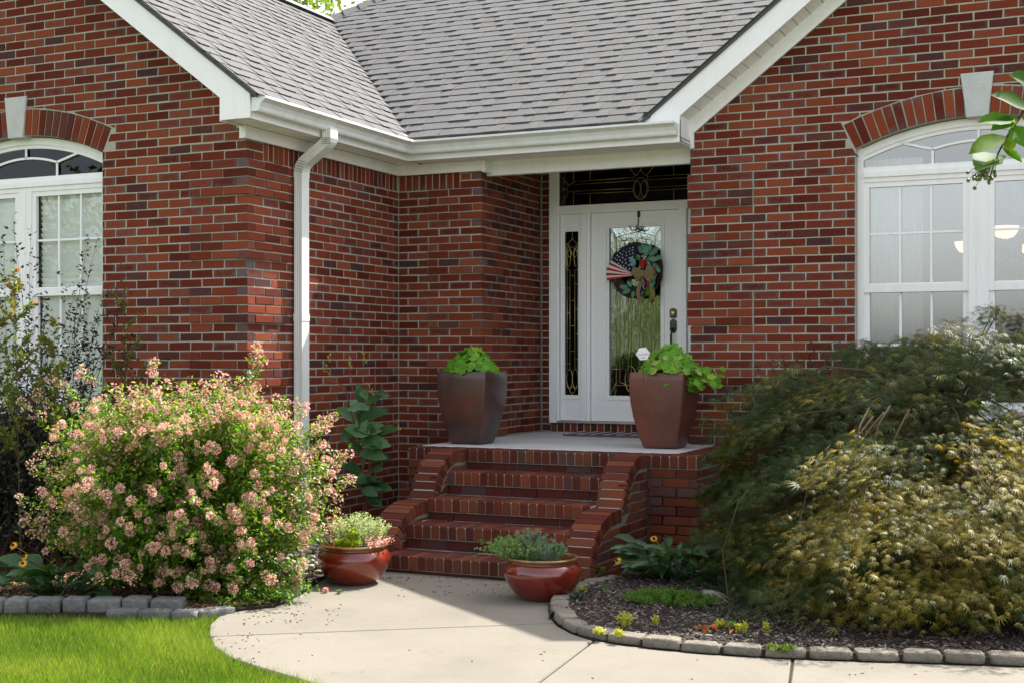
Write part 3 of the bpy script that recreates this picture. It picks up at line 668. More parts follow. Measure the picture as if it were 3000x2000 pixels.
# ------------------------------------------------------------------ roofs
SH = []
class Roof:
    def __init__(s, O, a, sdir): s.O = Vector(O); s.a = Vector(a); s.s = Vector(sdir).normalized(); s.n = s.a.cross(s.s); s.n *= (1 if s.n.z > 0 else -1)
    def __call__(s, a, t, h=0): return s.O + s.a * a + s.s * t + s.n * h
def deck(rf, poly, name='roof', mat='shingle'):
    mb = MB(); n = len(poly); vs = [rf(a, t, -.004) for a, t in poly] + [rf(a, t, -.022) for a, t in poly]
    mb.add(vs, [tuple(range(n)), tuple(range(n, 2 * n))[::-1]] + [(i, (i + 1) % n, n + (i + 1) % n, n + i) for i in range(n)], 0, (.2, 0, 0))
    return mb.build(name, M[mat], house)
def shingles(rf, parent, a0f, a1f, smax, halfplanes=(), ex=.143):
    j = 0; rnd = random.Random(5)
    while j * ex < smax:
        s0 = j * ex; a = a0f(s0) - rnd.uniform(0, .8); end = a1f(s0)
        while a < end:
            b = a + 1.0; segs = []; t = a; hi = rnd.random() < .5
            while t < b - .001:
                w = rnd.uniform(.07, .17) if hi else rnd.uniform(.10, .28); e = min(t + w, b)
                if b - e < .05: e = b
                segs.append((t, e, hi)); hi = not hi; t = e
            mb = MB(); anyv = False
            for (t, e, hi) in segs:
                lo = s0 - (.012 if hi else 0.0); poly = [(max(t, a0f(s0) - .0) if False else t, lo), (e, lo), (e, s0 + ex + .02), (t, s0 + ex + .02)]
                for hp in halfplanes: poly = clip(poly, *hp) if poly else poly
                poly = clip(poly, 1, 0, end) if poly else poly; poly = clip(poly, -1, 0, -(a0f(s0))) if poly else poly
                if len(poly) < 3 or area(poly) < .0004: continue
                h0 = .014 if hi else .008; wob = rnd.uniform(-.0008, .002)
                hh = lambda s: (h0 + wob) * (1 - max(0, s - lo) / .21) + .001
                n = len(poly); vs = [rf(p[0], p[1], hh(p[1])) for p in poly] + [rf(p[0], p[1], -.002) for p in poly]
                mb.add(vs, [tuple(range(n))] + [(i, n + i, n + (i + 1) % n, (i + 1) % n) for i in range(n)], 0, (rnd.uniform(.35, .85), 0, 0)); anyv = True
            if anyv:
                c = Vector(np.mean(np.array(mb.v), axis=0)); dd = c.y * CS - c.x * SN
                vis = dd > 0 and -60 < 1500 + F * (c.x * CS + c.y * SN) / dd < 3060 and HY - (c.z - CAMH) * F / dd > -40
                SH.append((mb, parent, (1 / dd ** 2) if vis else 0, c))
            a = b
        j += 1
PL, PM = .75, .69
cl, slp = 1 / math.hypot(1, PL), PL / math.hypot(1, PL); cm, sm = 1 / math.hypot(1, PM), PM / math.hypot(1, PM)
rl = Roof((-5.575, 0, 3.318), (0, 1, 0), (-1, 0, PL)); LR = (8.2 - 5.575) / cl
roofL = deck(rl, [(7.80, 0), (13.6, 0), (13.6, LR), (7.80, LR)])
shingles(rl, roofL, lambda s: 7.795, lambda s: min(13.4, 10.35 + s * .92), LR - .02)
rm = Roof((0, 10.035, 3.335), (1, 0, 0), (0, 1, PM))
# valley: X = -5.575 - (z-3.318)/PL ; z = 3.335 + sm*s
kv = sm / PL
xv = lambda s: -5.60 - kv * s
sP = (5.29 - 3.335) / sm; xP = xv(sP); YP = 10.035 + cm * sP
RID = 7.3; sR = (RID - 3.335) / sm
xh = lambda s: xP + (s - sP) * cm
roofM = deck(rm, [(xv(0) - .1, 0), (-3.51, 0), (-3.2 + (5.0 - 3.58) / .77 + .1, (5.0 - 3.335) / sm), (1.6, (5.0 - 3.335) / sm), (1.6, sR), (xh(sR), sR), (xP - .1, sP)])
xr = lambda s: (-3.525 + (3.335 + sm * s - 3.345) / .77 + .03) if 3.335 + sm * s < 5.0 else .6
shingles(rm, roofM, lambda s: xv(s) - .02 if s < sP else xh(s), xr, 3.9, halfplanes=[(-1, -kv, 5.60)] )
# hip side and back slopes, right gable slopes, left wing's left slope
mb = MB(); ph = Vector((xP, YP, 5.29)); pt = Vector((xh(sR), 10.035 + cm * sR, RID)); pe = Vector((1.6, pt.y, RID))
mb.add([ph, pt, (pt.x - 4.6, pt.y + 5.5, 3.3), (-10.8, YP, 5.29 - (10.8 + xP) * .69), pe, (1.6, pt.y + 5.8, 3.3), (-8.6, pt.y + 5.8, 3.3)], [(0, 1, 6, 3), (1, 4, 5, 6)], 0, (.4, 0, 0)); mb.build('roof', M['shingle'], house)
rr = Roof((-3.525, 0, 3.345), (0, 1, 0), (1, 0, .77)); L2 = (3.525 - 1.0) * math.hypot(1, .77)
roofR = deck(rr, [(10.10, 0), (14.2, 0), (14.2, L2), (10.10, L2)])
rr2 = Roof((1.525, 0, 3.345), (0, 1, 0), (-1, 0, .77)); deck(rr2, [(10.10, 0), (14.2, 0), (14.2, L2), (10.10, L2)])
rl2 = Roof((-10.83, 0, 3.318), (0, 1, 0), (1, 0, PL)); deck(rl2, [(7.80, 0), (14.5, 0), (14.5, LR), (7.80, LR)])
for k_, (mb, par, sc, c) in enumerate(sorted(SH, key=lambda t: -t[2])[:300]):
    if sc > 0: mb.build('shingle', M['shingle'], par)
rest = MB()
for (mb, par, sc, c) in sorted(SH, key=lambda t: -t[2])[300:] + [t for t in sorted(SH, key=lambda t: -t[2])[:300] if t[2] <= 0]:
    o = len(rest.v); rest.v += mb.v; rest.f += [tuple(i + o for i in f) for f in mb.f]; rest.m += mb.m; rest.tone += mb.tone; rest.bc += mb.bc
if rest.v: tag(rest.build('shingle', M['shingle'], house), kind='stuff')
# shingle edge over the rakes, ridge vent, hip caps, metal drip edge
mb = MB(); mb.bar(rr(10.104, -.01, .004), rr(10.104, L2, .004), .016, .014, (0, 1, 0)); mb.build('drip_edge', M['edge_dark'], roofR)
mb = MB(); mb.bar(rl(7.81, -.01, .006), rl(7.81, LR, .006), .014, .012, (0, 1, 0)); mb.build('drip_edge', M['edge_dark'], roofL)
mb = MB(); mb.bar(rl(9.0, LR - .09, .03), rl(13.0, LR - .09, .03), .12, .02, rl.n); mb.build('ridge_vent', M['black'], roofL)
for i in range(20):
    t0 = i * .2; dv = (pt - ph).normalized(); a = ph + dv * (t0 - .03); b = ph + dv * (t0 + .24); side = Vector((-.55, .55, 0)).normalized() * 0
    mb = MB(); wv = dv.cross(Vector((0, 0, 1))).normalized()
    vs = []
    for p, h in ((a, .035), (b, .015)):
        for k in (-1, 0, 1): vs.append(p + wv * .15 * k + Vector((0, 0, h - (.09 if k else -.01))))
    vs += [v - Vector((0, 0, .014)) for v in vs]
    mb.add(vs, [(0, 1, 4, 3), (1, 2, 5, 4), (0, 6, 7, 1), (1, 7, 8, 2), (6, 9, 10, 7), (7, 10, 11, 8), (0, 3, 9, 6), (2, 8, 11, 5), (3, 4, 10, 9), (4, 5, 11, 10)], 0, (random.random(), 0, 0)); mb.build('ridge_cap', M['shingle'], roofM)

# ------------------------------------------------------------------ arched windows
def window(xc, y0, glass, name='arched_window'):
    fr = Frame((xc, y0), (1, 0), (0, -1)); hw = .886; d = -.085; Ri = 2.126
    root = MB(); 
    arcp = lambda r, u: CZ + math.sqrt(r * r - u * u)
    # frame: jambs, sill, arched head
    for s in (-1, 1):
        fbox(root, fr, min(s * hw, s * (hw - .045)), max(s * hw, s * (hw - .045)), .98, arcp(Ri, hw - .045), d - .05, d)
    fbox(root, fr, -hw + .045, hw - .045, .98, 1.06, d - .05, d + .03)
    n = 24
    for i in range(n):
        a, b = -hw + .0 + 2 * hw * i / n, -hw + 2 * hw * (i + 1) / n
        for (ro_, ri_, d0, d1) in ((Ri, Ri - .055, d - .05, d), (Ri - .055, Ri - .085, d - .05, d - .015)):
            a_, b_ = max(a, -hw + .045), min(b, hw - .045)
            vs = [fr(u, arcp(r, u), dd) for dd in (d0, d1) for u in (a_, b_) for r in (ri_, ro_)]
            root.add(vs, [(0, 1, 3, 2), (4, 6, 7, 5), (0, 4, 5, 1), (2, 3, 7, 6), (0, 2, 6, 4), (1, 5, 7, 3)])
    o = root.build(name, M['white'], house); o['label'] = 'arched window with white frame'
    win = o
    mb = MB(); fbox(mb, fr, -hw + .045, hw - .045, 2.885, 2.925, d - .05, d - .006); fbox(mb, fr, -hw + .045, hw - .045, 2.845, 2.885, d - .05, d + .012); fbox(mb, fr, -hw + .045, hw - .045, 2.808, 2.845, d - .05, d - .003)
    mb.build('transom_bar', M['white'], win)
    mb = MB(); fbox(mb, fr, -.07, .07, 1.06, 2.808, d - .05, d - .004); fbox(mb, fr, -.012, .012, 1.06, 2.808, d - .02, d + .001); mb.build('mullion', M['white'], win)
    for s in (-1, 1):
        ua, ub = (.07, hw - .045) if s > 0 else (-(hw - .045), -.07)
        for (z0, z1, dd) in ((1.96, 2.808, d - .012), (1.06, 2.03, d - .03)):
            mb = MB(); sw = .042
            fbox(mb, fr, ua, ua + sw, z0, z1, dd - .03, dd); fbox(mb, fr, ub - sw, ub, z0, z1, dd - .03, dd)
            fbox(mb, fr, ua + sw, ub - sw, z0, z0 + (.062 if z0 > 1.5 else .07), dd - .03, dd + .001); fbox(mb, fr, ua + sw, ub - sw, z1 - .04, z1, dd - .03, dd - .001)
            mb.build('sash', M['white'], win)
            za, zb = z0 + (.062 if z0 > 1.5 else .07), z1 - (.01 if z0 > 1.5 else .04)
            mb = MB(); 
            for q in (1, 2):
                um = ua + sw + (ub - ua - 2 * sw) * q / 3; fbox(mb, fr, um - .009, um + .009, za, zb, dd - .022, dd - .014)
            zm = (za + zb) / 2; fbox(mb, fr, ua + sw, ub - sw, zm - .009, zm + .009, dd - .0225, dd - .0135)
            mb.build('muntin', M['white'], win)
            mb = MB(); fbox(mb, fr, ua + sw - .005, ub - sw + .005, za - .005, zb + .02, dd - .026, dd - .024); mb.build('pane', M[glass], win)
    # eyebrow lights
    mb = MB(); bar = lambda p, q: mb.bar(fr(p[0], p[1], d - .02), fr(q[0], q[1], d - .02), .018, .01, (0, 1, 0))
    pts = [(-.33 + .66 * i / 10, 3.035 + .048 * (1 - ((i - 5) / 5) ** 2)) for i in range(11)]
    for p, q in zip(pts, pts[1:]): bar(p, q)
    bar((-.33, 2.925), (-.33, 3.035)); bar((.33, 2.925), (.33, 3.035)); bar((0, 3.083), (0, 3.18)); bar((.33, 3.035), (.57, 3.10)); bar((-.33, 3.035), (-.57, 3.10))
    mb.build('muntin', M['white'], win)
    mb = MB(); n = 16; uu = [-hw + .04 + (2 * hw - .08) * i / n for i in range(n + 1)]
    vs = [fr(u, 2.9, d - .034) for u in uu] + [fr(u, arcp(Ri - .06, u), d - .034) for u in uu]
    mb.add(vs, [(i, i + 1, n + 2 + i, n + 1 + i) for i in range(n)]); mb.build('pane', M[glass], win)
    return win, fr
winL, frL = window(-8.16, 8.14, 'glass_left'); winL['label'] = 'arched window with closed white blinds'
winR, frR = window(-1.0, 10.40, 'glass'); winR['label'] = 'arched window with sheer curtain and lit chandelier behind'
for s in (-1, 1):            # blinds
    ua, ub = (.115, .80) if s > 0 else (-.80, -.115); z = 1.08
    while z < 2.79:
        mb = MB(); a = .35
        vs = [frL(u, z + dz, dd) for (dd, dz) in ((-.172, -.023), (-.152, .023)) for u in (ua, ub)] + [frL(u, z + dz, dd - .003) for (dd, dz) in ((-.172, -.023), (-.152, .023)) for u in (ua, ub)]
        mb.add(vs, [(0, 1, 3, 2), (4, 6, 7, 5), (0, 4, 5, 1), (2, 3, 7, 6), (0, 2, 6, 4), (1, 5, 7, 3)]); mb.build('blind_slat', M['blind'], winL); z += .0455
def room(a, b, mat, hole=None):
    (x0, y0, z0), (x1, y1, z1) = a, b; mb = MB(); t = .05
    mb.box((x0, y0, z0), (x1, y1, z0 + t)); mb.box((x0, y0, z1 - t), (x1, y1, z1)); mb.box((x0, y0, z0 + t), (x0 + t, y1, z1 - t)); mb.box((x1 - t, y0, z0 + t), (x1, y1, z1 - t))
    if not hole: mb.box((x0 + t, y1 - t, z0 + t), (x1 - t, y1, z1 - t))
    else:
        h0, h1, g0, g1 = hole
        mb.box((x0 + t, y1 - t, z0 + t), (h0, y1, z1 - t)); mb.box((h1, y1 - t, z0 + t), (x1 - t, y1, z1 - t)); mb.box((h0, y1 - t, z0 + t), (h1, y1, g0)); mb.box((h0, y1 - t, g1), (h1, y1, z1 - t))
    return mb.build('room', M[mat], house)
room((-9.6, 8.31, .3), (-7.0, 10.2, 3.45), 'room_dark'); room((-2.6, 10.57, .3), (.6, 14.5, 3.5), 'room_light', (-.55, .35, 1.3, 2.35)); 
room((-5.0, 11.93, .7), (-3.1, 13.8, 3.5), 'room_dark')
mb = MB(); n = 60; u0, u1 = -.86, -.42; vs = []
for i in range(n + 1):
    u = u0 + (u1 - u0) * i / n; dd = -.24 + .016 * math.sin(i * .9) + .008 * math.sin(i * 2.3)
    vs += [frR(u, 1.0, dd), frR(u, 3.0, dd)]
mb.add(vs, [(2 * i, 2 * i + 2, 2 * i + 3, 2 * i + 1) for i in range(n)], 0, (.5, 0, 0)); mb.build('curtain', M['curtain'], winR, True)
# chandelier
ch = empty('chandelier', (-.80, 11.6, 3.4), 'lit chandelier with cream glass bowls behind the right window', 'chandelier')
mb = MB(); mb.tube([(-.80, 11.6, 3.44), (-.80, 11.6, 2.35)], .012, 8); mb.lathe([(.005, -.1), (.03, -.06), (.035, 0), (.015, .05), (.01, .1)], (-.80, 11.6, 2.38), 12)
for i in range(6):
    a = i * math.pi / 3 + .35; r = .40; c_ = Vector((math.cos(a), math.sin(a), 0)); zz = 2.40 - (.09 if i % 2 else 0)
    mb.tube([Vector((-.80, 11.6, 2.34)), Vector((-.80, 11.6, 2.22)) + c_ * .12, Vector((-.80, 11.6, 2.24)) + c_ * .25, Vector((-.80, 11.6, zz)) + c_ * r], .009, 6)
mb.build('stem', M['bronze'], ch, True)
for i in range(6):
    a = i * math.pi / 3 + .35; zz = 2.40 - (.09 if i % 2 else 0); mb = MB()
    mb.lathe([(.02, 0), (.065, .014), (.095, .055), (.105, .095), (.100, .095), (.09, .055), (.06, .02), (.001, .012)], (-.80 + .40 * math.cos(a), 11.6 + .40 * math.sin(a), zz), 20); mb.build('lamp_shade', M['lamp'], ch, True)

# ------------------------------------------------------------------ front door, sidelights, transom
YD = 11.70; FDr = Frame((0, YD), (1, 0), (0, -1))
dX = lambda px: on_y(px, YD + .03); dZ = lambda px, py: height(px, py, YD + .03)
Xl, Xr = -4.98, -3.20
door_unit = MB()
fbox(door_unit, FDr, Xl, Xl + .075, .85, 3.36, -.16, .035)                     # left casing
fbox(door_unit, FDr, Xl + .075, Xl + .095, .87, 3.24, -.16, .018)
fbox(door_unit, FDr, Xl + .075, Xr, 3.28, 3.36, -.16, .034); fbox(door_unit, FDr, Xl + .075, Xr, 3.235, 3.28, -.16, .022)
zD0, zD1 = .872, 2.815; xD0, xD1 = -4.575, -3.722
fbox(door_unit, FDr, Xl + .095, Xr, 2.835, 2.895, -.15, .012)                 # bar under the transom
fbox(door_unit, FDr, Xl + .095, Xr, 2.818, 2.835, -.15, .0)
fbox(door_unit, FDr, xD0 - .085, xD0 - .035, .87, 2.818, -.15, .014); fbox(door_unit, FDr, xD0 - .035, xD0 - .004, .87, 2.818, -.15, -.004)
fbox(door_unit, FDr, xD1 + .004, xD1 + .035, .87, 2.818, -.15, -.004); fbox(door_unit, FDr, xD1 + .035, xD1 + .085, .87, 2.818, -.15, .014)
du = door_unit.build('door_frame', M['door'], house)
mb = MB(); fbox(mb, FDr, Xl + .08, Xr, .849, .868, -.16, .03); mb.build('door_sill', M['silver'], du)
def panel(x0, x1, z0, z1, g, parent, name, gmat, d=-.03, extra=None):
    """stile-and-rail panel with a glazed opening g = (gx0, gx1, gz0, gz1)"""
    gx0, gx1, gz0, gz1 = g; mb = MB()
    fbox(mb, FDr, x0, gx0, z0, z1, d - .045, d); fbox(mb, FDr, gx1, x1, z0, z1, d - .045, d)
    fbox(mb, FDr, gx0, gx1, z0, gz0, d - .045, d); fbox(mb, FDr, gx0, gx1, gz1, z1, d - .045, d)
    for (w, o_, h) in ((.014, .034, .012), (.016, .012, .006)):          # raised bead
        a0, a1, b0, b1 = gx0 - o_, gx1 + o_, gz0 - o_, gz1 + o_
        for q in ((a0, a0 + w, b0, b1), (a1 - w, a1, b0, b1), (a0 + w, a1 - w, b0, b0 + w), (a0 + w, a1 - w, b1 - w, b1)): fbox(mb, FDr, *q, d - .01, d + h)
    o = mb.build(name, M['door'], parent)
    mb = MB(); fbox(mb, FDr, gx0 - .003, gx1 + .003, gz0 - .003, gz1 + .003, d - .024, d - .020); mb.build('pane', M[gmat], o)
    return o
gS = (dX(1654), dX(1696), dZ(1675, 1157), dZ(1675, 678))
side = panel(Xl + .097, xD0 - .088, .872, 2.816, gS, house, 'sidelight', 'glass_dark'); side['label'] = 'narrow leaded glass sidelight'
gD = (dX(1784), dX(1937), dZ(1860, 1160), dZ(1860, 664))
doorP = panel(xD0, xD1, zD0, zD1, gD, house, 'front_door', 'glass_door'); doorP['label'] = 'white front door with tall leaded glass'
side2 = panel(xD1 + .088, Xr - .002, .872, 2.816, (xD1 + .16, xD1 + .26, gS[2], gS[3]), house, 'sidelight', 'glass_dark')
gT = (dX(1636), Xr - .01, dZ(1760, 608), 3.225)
tr = MB(); d = -.03
fbox(tr, FDr, Xl + .095, gT[0], 2.895, 3.235, -.07, -.004); fbox(tr, FDr, gT[0], Xr, 2.895, gT[2], -.07, -.004)
trm = tr.build('transom', M['door'], house); trm['label'] = 'leaded glass transom above the door'
mb = MB(); fbox(mb, FDr, gT[0], Xr, gT[2], 3.236, -.05, -.046); mb.build('pane', M['glass_dark'], trm)
# leaded caming
def came(parent, lines, dd, mat='brass', r=.0026, name='came'):
    mb = MB()
    for ln in lines: mb.tube([FDr(p[0], p[1], dd) for p in ln], r, 5)
    return mb.build(name, M[mat], parent, True)
def arc(cx, cz, rx, rz, a0, a1, n=10): return [(cx + rx * math.cos(R(a0 + (a1 - a0) * i / n)), cz + rz * math.sin(R(a0 + (a1 - a0) * i / n))) for i in range(n + 1)]
def sidelight_came(g, parent):
    x0, x1, z0, z1 = g; w = x1 - x0; cx = (x0 + x1) / 2; q = w * .17; e = w * .36; ls = []
    zt, zb = z1 - .36, z0 + .24
    for s in (-1, 1):
        ls += [[(cx + s * q, zb), (cx + s * q, zt)], [(cx + s * e, zb), (cx + s * e, zt)]]
        ls += [arc(cx + s * w * .27, zt + .11, w * .2, .12, -90, 90 if s > 0 else -270), arc(cx + s * w * .25, zt + .12, w * .13, .10, -90, 270)]
        ls += [arc(cx + s * w * .33, z1 - .15, w * .14, .04, 0, 360), arc(cx + s * w * .18, z1 - .21, w * .14, .035, 0, 360)]
        ls += [[(cx, z1 - .06), (cx + s * w * .12, z1 - .09), (cx + s * w * .38, z1 - .12), (cx + s * w * .25, z1 - .16)]]
        ls += [arc(cx + s * w * .2, z0 + .16, w * .2, .09, 0, 360, 14), arc(cx + s * w * .2, z0 + .10, w * .15, .04, 180, 360)]
    ls += [arc(cx, z1 - .18, w * .14, .035, 0, 360), [(cx, z1), (cx, z1 - .06)], arc(cx, z0 + .06, w * .2, .04, 180, 360), [(cx, z0), (cx, z0 + .02)]]
    for i in range(8):
        z = zt - (zt - zb) * (i + .5) / 8; ls += [[(x0, z), (cx - q, z)], [(cx + q, z + .04), (x1, z + .04)]] if i % 2 else [[(cx - q, z), (cx + q, z)]]
    came(parent, ls, -.046)
sidelight_came(gS, side)
x0, x1, z0, z1 = gD; cx = (x0 + x1) / 2; w = x1 - x0; ls = []; ls2 = []
for s in (-1, 1):
    for q in (.08, .14, .30, .37): (ls if q in (.08, .30) else ls).append([(cx + s * w * q, z0 + .13), (cx + s * w * q, z1 - .2)])
    ls += [[(cx + s * w * .30, z0 + .13), (cx + s * w * .14, z0 + .10)], [(cx + s * w * .37, z0 + .13), (cx + s * w * .5, z0)], arc(cx + s * w * .09, z0 + .16, w * .11, .12, 0, 360, 14)]
    ls2 += [[(cx + s * w * .30, z1 - .2), (cx + s * w * .30, z1 - .13), (cx + s * w * .15, z1 - .12)], [(cx + s * w * .37, z1 - .2), (cx + s * w * .37, z1 - .10), (cx + s * w * .2, z1 - .07), (cx, z1 - .05)], arc(cx + s * w * .11, z1 - .16, w * .1, .05, 0, 360, 12), [(cx + s * w * .5, z1), (cx + s * w * .37, z1 - .1)]]
for f_ in (.16, .34, .52, .68, .82): ls += [[(x0, z0 + (z1 - z0) * f_ ), (cx - w * .30, z0 + (z1 - z0) * f_)], [(cx + w * .30, z0 + (z1 - z0) * f_), (x1, z0 + (z1 - z0) * f_)], [(cx - w * .08, z0 + (z1 - z0) * (f_ - .08)), (cx + w * .08, z0 + (z1 - z0) * (f_ - .08))]]
ls += [[(x0, z0), (cx - w * .37, z0 + .13), (cx - w * .37, z0 + .10), (cx + w * .37, z0 + .10)]]
came(doorP, ls, -.046, r=.003); came(doorP, ls2, -.046, 'silver', r=.003)
x0, x1, z0, z1 = gT; cz_ = (z0 + z1) / 2 + .01; cx = -4.09; ls = []
for dz in (.075, .045, -.025, -.055):
    ls += [[(x0 + .16, cz_ + dz * .9), (cx - .075, cz_ + dz)], [(cx + .075, cz_ + dz), (x1, cz_ + dz)]]
for xx in (x0 + .15, x0 + .32, cx + .32, cx + .62): ls += [[(xx, z0), (xx, cz_ - .055)], [(xx, cz_ + .075), (xx, z1)]]
ls += [[(x0, z1), (x0 + .07, cz_ + .06)], [(x0, z0), (x0 + .07, cz_ - .07)], [(cx - .11, z1), (cx - .05, cz_ + .09)], [(cx + .13, z1), (cx + .06, cz_ + .09)], [(cx, z1), (cx, cz_ + .13)]]
ls += [arc(x0 + .06, cz_ + .035, .035, .04, 0, 360), arc(x0 + .06, cz_ - .035, .035, .04, 0, 360), arc(x0 + .03, cz_, .02, .025, 0, 360), [(x0 + .09, cz_ + .03), (x0 + .13, cz_ + .045), (x0 + .16, cz_ + .068)], [(x0 + .09, cz_ - .03), (x0 + .13, cz_ - .02), (x0 + .16, cz_ - .04)]]
ls += [arc(cx, cz_ - .03, .075, .10, 0, 360, 18), arc(cx - .032, cz_ - .035, .03, .075, 0, 360, 14), arc(cx + .032, cz_ - .035, .03, .075, 0, 360, 14), [(cx, cz_ + .14), (cx - .035, cz_ + .10), (cx - .07, cz_ + .075), (cx - .065, cz_ + .045)], [(cx, cz_ + .14), (cx + .035, cz_ + .10), (cx + .07, cz_ + .075), (cx + .065, cz_ + .045)]]
came(trm, ls, -.040, r=.0027)
# lock and handle
hx = dX(1973); mb = MB()
def plate(mb, cx, cz, w, h, d0, d1):
    pts = [(-.3, -.5), (.3, -.5), (.36, -.4), (.5, -.33), (.5, .33), (.36, .4), (.22, .46), (0, .5), (-.22, .46), (-.36, .4), (-.5, .33), (-.5, -.33), (-.36, -.4)]
    n = len(pts); vs = [FDr(cx + p[0] * w, cz + p[1] * h, d0) for p in pts] + [FDr(cx + p[0] * w, cz + p[1] * h, d1 - .003) for p in pts] + [FDr(cx + p[0] * w * .88, cz + p[1] * h * .9, d1) for p in pts]
    mb.add(vs, [(i, (i + 1) % n, n + (i + 1) % n, n + i) for i in range(n)] + [(n + i, n + (i + 1) % n, 2 * n + (i + 1) % n, 2 * n + i) for i in range(n)] + [tuple(range(2 * n, 3 * n))])
zl = dZ(1973, 918); plate(mb, hx, zl, .066, .092, -.03, -.012); mb.build('deadbolt', M['bronze'], doorP)
mb = MB(); c0 = FDr(hx, zl, -.012)
vs = [c0 + Vector((r * math.cos(a), -y_, r * math.sin(a))) for r, y_ in ((.024, 0), (.024, .012), (.018, .018), (.001, .019)) for a in [2 * math.pi * i / 20 for i in range(20)]]
mb.add(vs, [(i * 20 + j, i * 20 + (j + 1) % 20, (i + 1) * 20 + (j + 1) % 20, (i + 1) * 20 + j) for i in range(3) for j in range(20)]); mb.build('keyhole', M['brass'], doorP, True)
zh = dZ(1973, 955); mb = MB(); plate(mb, hx, zh, .062, .125, -.03, -.014)
mb.tube([FDr(hx, zh - .035, -.014), FDr(hx, zh - .045, .02), FDr(hx - .002, zh - .08, .035), FDr(hx - .003, zh - .15, .03), FDr(hx - .002, zh - .22, .02), FDr(hx, zh - .25, -.02)], [.012, .013, .011, .011, .010, .009], 8)
mb.tube([FDr(hx, zh - .02, -.014), FDr(hx, zh - .022, .02), FDr(hx, zh - .03, .032)], [.008, .009, .014], 8); mb.build('door_handle', M['bronze'], doorP)
# ------------------------------------------------------------------ emit the house bricks: the 300 largest in view singly, the rest as one part
def emit_bricks(bricks, limit, holder, seed=3):
    rnd = random.Random(seed); order = sorted(range(len(bricks)), key=lambda i: -bricks[i]['score'])
    single = set(i for i in order[:limit] if bricks[i]['score'] > 0); restm = {}; cache = {}
    for i, b in enumerate(bricks):
        if i in single:
            key = (b['fr'].key(), rnd.randrange(14), b['mat']) if b['full'] else None
            if key and key in cache:
                us = [p[0] for p in b['poly']]; zs = [p[1] for p in b['poly']]
                o = bpy.data.objects.new('brick', cache[key]); C.objects.link(o); O = b['fr']((min(us) + max(us)) / 2, (min(zs) + max(zs)) / 2, b['proud'])
            else:
                O, vs, fs, bc, tn = brick_shape(b['fr'], b['poly'], b['proud'], b['depth'], rnd, **b['kw'])
                mb = MB(); mb.add(vs, fs, 0, tn, bc); o = mb.build('brick', M[b['mat']])
                if key: cache[key] = o.data
            o.location = O; put(o, b['wall'])
        else:
            O, vs, fs, bc, tn = brick_shape(b['fr'], b['poly'], b['proud'], b['depth'], rnd, **b['kw'])
            restm.setdefault('all', MB()).add([v + O for v in vs], fs, 0 if b['mat'] == bricks[0]['mat'] else 1, tn, bc)
    for mb in restm.values():
        mats = [M[bricks[0]['mat']]] + [M[m] for m in sorted(set(b['mat'] for b in bricks)) if m != bricks[0]['mat']][:1]
        tag(mb.build('brick', mats, holder), kind='stuff')
emit_bricks(BRICKS, 300, house); print('house bricks', len(BRICKS), 'shingle pieces', len(SH))
# ================================================================== GROUND
def G2(px, py): p = ground(px, py); return (p.x, p.y)
mb = MB(); mb.add([(-150, -120, -.03), (150, -120, -.03), (150, 160, -.03), (-150, 160, -.03)], [(0, 1, 2, 3)]); tag(mb.build('lawn', M['lawn']), kind='structure')
walk_left = [G2(1150, 1660), G2(1000, 1672), G2(935, 1700), G2(880, 1740), G2(800, 1778), G2(700, 1788), G2(640, 1802), G2(612, 1828), G2(609, 1853), G2(622, 1890), G2(668, 1922), G2(759, 1954), G2(848, 1979), G2(915, 2000), G2(1080, 2048), G2(1350, 2130)]
edgeR = [G2(1790, 1700), G2(1700, 1722), G2(1663, 1738), G2(1628, 1756), G2(1611, 1780), G2(1614, 1806), G2(1640, 1834), G2(1680, 1855), G2(1731, 1872), G2(1820, 1887), G2(1927, 1901), G2(2060, 1914), G2(2254, 1926), G2(2450, 1934), G2(2700, 1942), G2(3000, 1952), (.4, 6.99), (1.5, 7.3), (3.6, 7.9)]
walk = walk_left + [(-1.1, 3.2), (-.6, 1.0), (3.6, 1.0)] + edgeR[::-1] + [(-3.3, 8.4), (-4.6, 8.4)]
def half(P, Q, keep):       # half plane on the side of point `keep`
    a, b = Q[1] - P[1], -(Q[0] - P[0]); l = math.hypot(a, b); a /= l; b /= l; c = a * P[0] + b * P[1]
    return (a, b, c) if a * keep[0] + b * keep[1] <= c else (-a, -b, -c)
J0 = (G2(1000, 1746.6), G2(1595, 1772)); J1 = (G2(640, 1862), G2(1616, 1825)); JD = (G2(1738, 1876), G2(1574, 2000)); JV = (G2(2321, 1938), G2(2312, 2000))
far, near = (-3.5, 9.0), (-1.5, 3.0); lft, rgt = (-5, 5), (2, 5)
parts = [[half(*J1, far)], [half(*J1, near), half(*JD, lft)], [half(*JD, rgt), half(*JV, lft)], [half(*JV, rgt)]]
wk = empty('walkway', (0, 0, 0)); wk['kind'] = 'structure'
for i, hp in enumerate(parts):
    p = walk[:]
    for h in hp: p = clip(p, *h)
    q = [];
    for v in p:
        if not q or math.hypot(v[0] - q[-1][0], v[1] - q[-1][1]) > .012: q.append(v)
    if math.hypot(q[0][0] - q[-1][0], q[0][1] - q[-1][1]) < .012: q.pop()
    mb = MB(); mb.prism(inset(q, .0065), -.1, 0, 0, .006); mb.build('concrete_slab', M['concrete'], wk)
mb = MB(); mb.prism(walk, -.12, -.012); mb.build('joint_filler', M['dirt'], wk)
